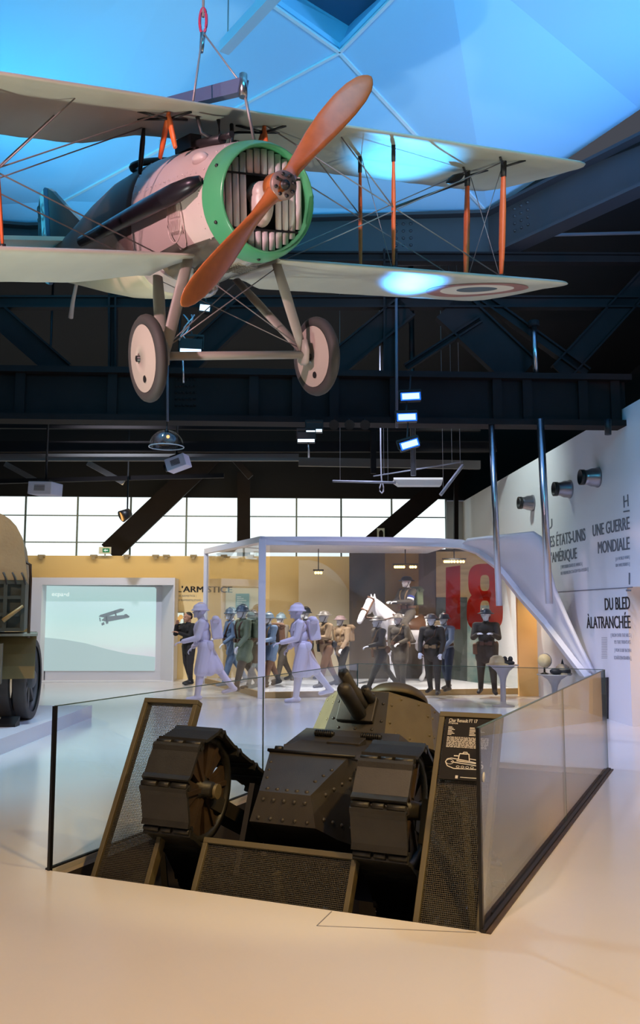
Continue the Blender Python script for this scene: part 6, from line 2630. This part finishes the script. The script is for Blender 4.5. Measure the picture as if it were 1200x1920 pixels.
# exit sign on the partition and emergency lamp on the brace
p = at_v(197, 1032, VY - .1)
o = thing('exit_sign', 'small green and white emergency exit sign above the ochre partition', 'sign', p)
t = MB()
t.box(p, (.30, .06, .17), Matrix.Rotation(ROOM, 3, 'Z'))
t.bar(p - Vector((0, 0, .06)), at_v(197, 1043, VY - .06), .03, .03, (0, 1, 0))
t.build('casing', mat('sign_white', (220, 230, 224), .5), o)
t = MB()
t.box(p - RY * .033 + RX * .03, (.17, .006, .10), Matrix.Rotation(ROOM, 3, 'Z'))
t.build('sign_face', emat('exit_green', (60, 150, 96), .7), o)
t = MB()
t.slab([p - RY * .04 + Vector((x, 0, z)) for x, z in ((-.03, .0), (.02, .035), (.02, .015), (.08, .015), (.08, -.015), (.02, -.015), (.02, -.035))], .003)
t.build('arrow', emat('exit_white', (230, 245, 238), .9), o)
p = at_v(714, 1001, 23.8)
o = thing('emergency_lamp', 'white box lamp with an arched dark lens on the slanting brace', 'lamp', p)
t = MB()
t.box(p, (.20, .10, .30))
t.build('casing', mat('sign_white', (220, 230, 224), .5), o)
t = MB()
t.slab([p - RY * .055 + Vector((x, 0, z)) for x, z in [(-.06, -.11), (.06, -.11)] + [(.06 * cos(a), .02 + .08 * sin(a)) for a in (pi * q / 8 for q in range(9))]], .01)
t.build('lens', M_DARK, o)
# strip light, battens, rope loop
p, q = at_y(737, 905, 15.5), at_y(829, 905, 15.5)
o = thing('strip_light', 'pale fluorescent strip light fixture hanging before the windows', 'light', (p + q) / 2)
t = MB()
t.hexa([p + Vector((0, -.12, .04)), q + Vector((0, -.12, .04)), q + Vector((0, .3, .04)), p + Vector((0, .3, .04))],
       [p + Vector((.1, -.06, -.05)), q + Vector((-.02, -.06, -.05)), q + Vector((-.02, .2, -.05)), p + Vector((.1, .2, -.05))])
t.build('reflector', mat('reflector_white', (214, 214, 206), .4), o)
t = MB()
t.bar(p + Vector((0, -.13, .055)), q + Vector((0, -.13, .055)), .03, .03)
t.build('tube', mat('tube_white', (240, 240, 235), .4, emit=(240, 240, 230), estr=.5), o)
t = MB()
t.tube([at_y(775, 892, 15.5), roof(at_y(775, 892, 15.5))], .05, 8)
t.build('hanger', M_CASEB, o)
o = rod('metal_batten', 'thin horizontal aluminium batten left of the strip light', 'batten', at_y(624, 902, 15.8), at_y(742, 905, 15.4), .022, mat('alu_batten', (150, 150, 150), .4))
o = rod('metal_batten', 'slanting aluminium tube at the right end of the strip light', 'batten', at_y(868, 872, 15.5), at_y(826, 928, 15.3), .03, mat('alu_batten', (150, 150, 150), .4))
o = rod('metal_batten', 'long thin slanting rod above the strip light', 'batten', at_y(700, 893, 15.9), at_y(868, 866, 15.6), .012, mat('alu_batten', (150, 150, 150), .4))
t = MB()
pts = [roof(at_y(714, 845, 15.6)), at_y(714, 845, 15.6), at_y(715, 890, 15.6), at_y(716, 902, 15.6), at_y(712, 914, 15.6), at_y(712, 921, 15.6), at_y(716, 925, 15.6), at_y(719, 921, 15.6), at_y(719, 913, 15.6), at_y(716, 902, 15.6)]
t.tube(pts, .013, 8)
tag(t.build('rope_loop', mat('pale_rope', (190, 188, 186), .7)), 'pale rope with a loop hanging before the windows', 'rope')
t = MB()
p = at_y(1140, 800, 12.9)
t.tube([at_y(1140, 786, 12.9), at_y(1140, 815, 12.9)], .05, 12)
tag(t.build('black_socket', M_CASEB), 'short black tube under the girder\'s right end', 'tube')
# metal cans on the right-hand wall
UM = Matrix((-RY, ZUP, -RX)).transposed()
for x, y, lab in ((986, 943, 'metal wall lamp can nearest the windows'), (1054, 917, 'middle metal wall lamp can on the white wall'), (1105, 895, 'metal wall lamp can nearest the word about war')):
    p = at_u(x, y, U_R - .15)
    p = p + RX * .15
    o = thing('wall_lamp', lab.replace('nearest the word about war', 'highest on the white wall in the picture'), 'wall lamp', p)
    t = MB()
    t.lathe([(.002, 0), (.165, 0), (.17, .02), (.155, .05), (.15, .12), (.12, .19), (.12, .24), (.105, .245)], 28, UM, p)
    t.build('can', mat('can_metal', (150, 148, 156), .3, metal=.8), o)
    t = MB()
    t.lathe([(.12, .236), (.128, .24), (.128, .31), (.112, .31), (.108, .25), (.001, .25)], 28, UM, p)
    t.build('snoot', M_CASEB, o)
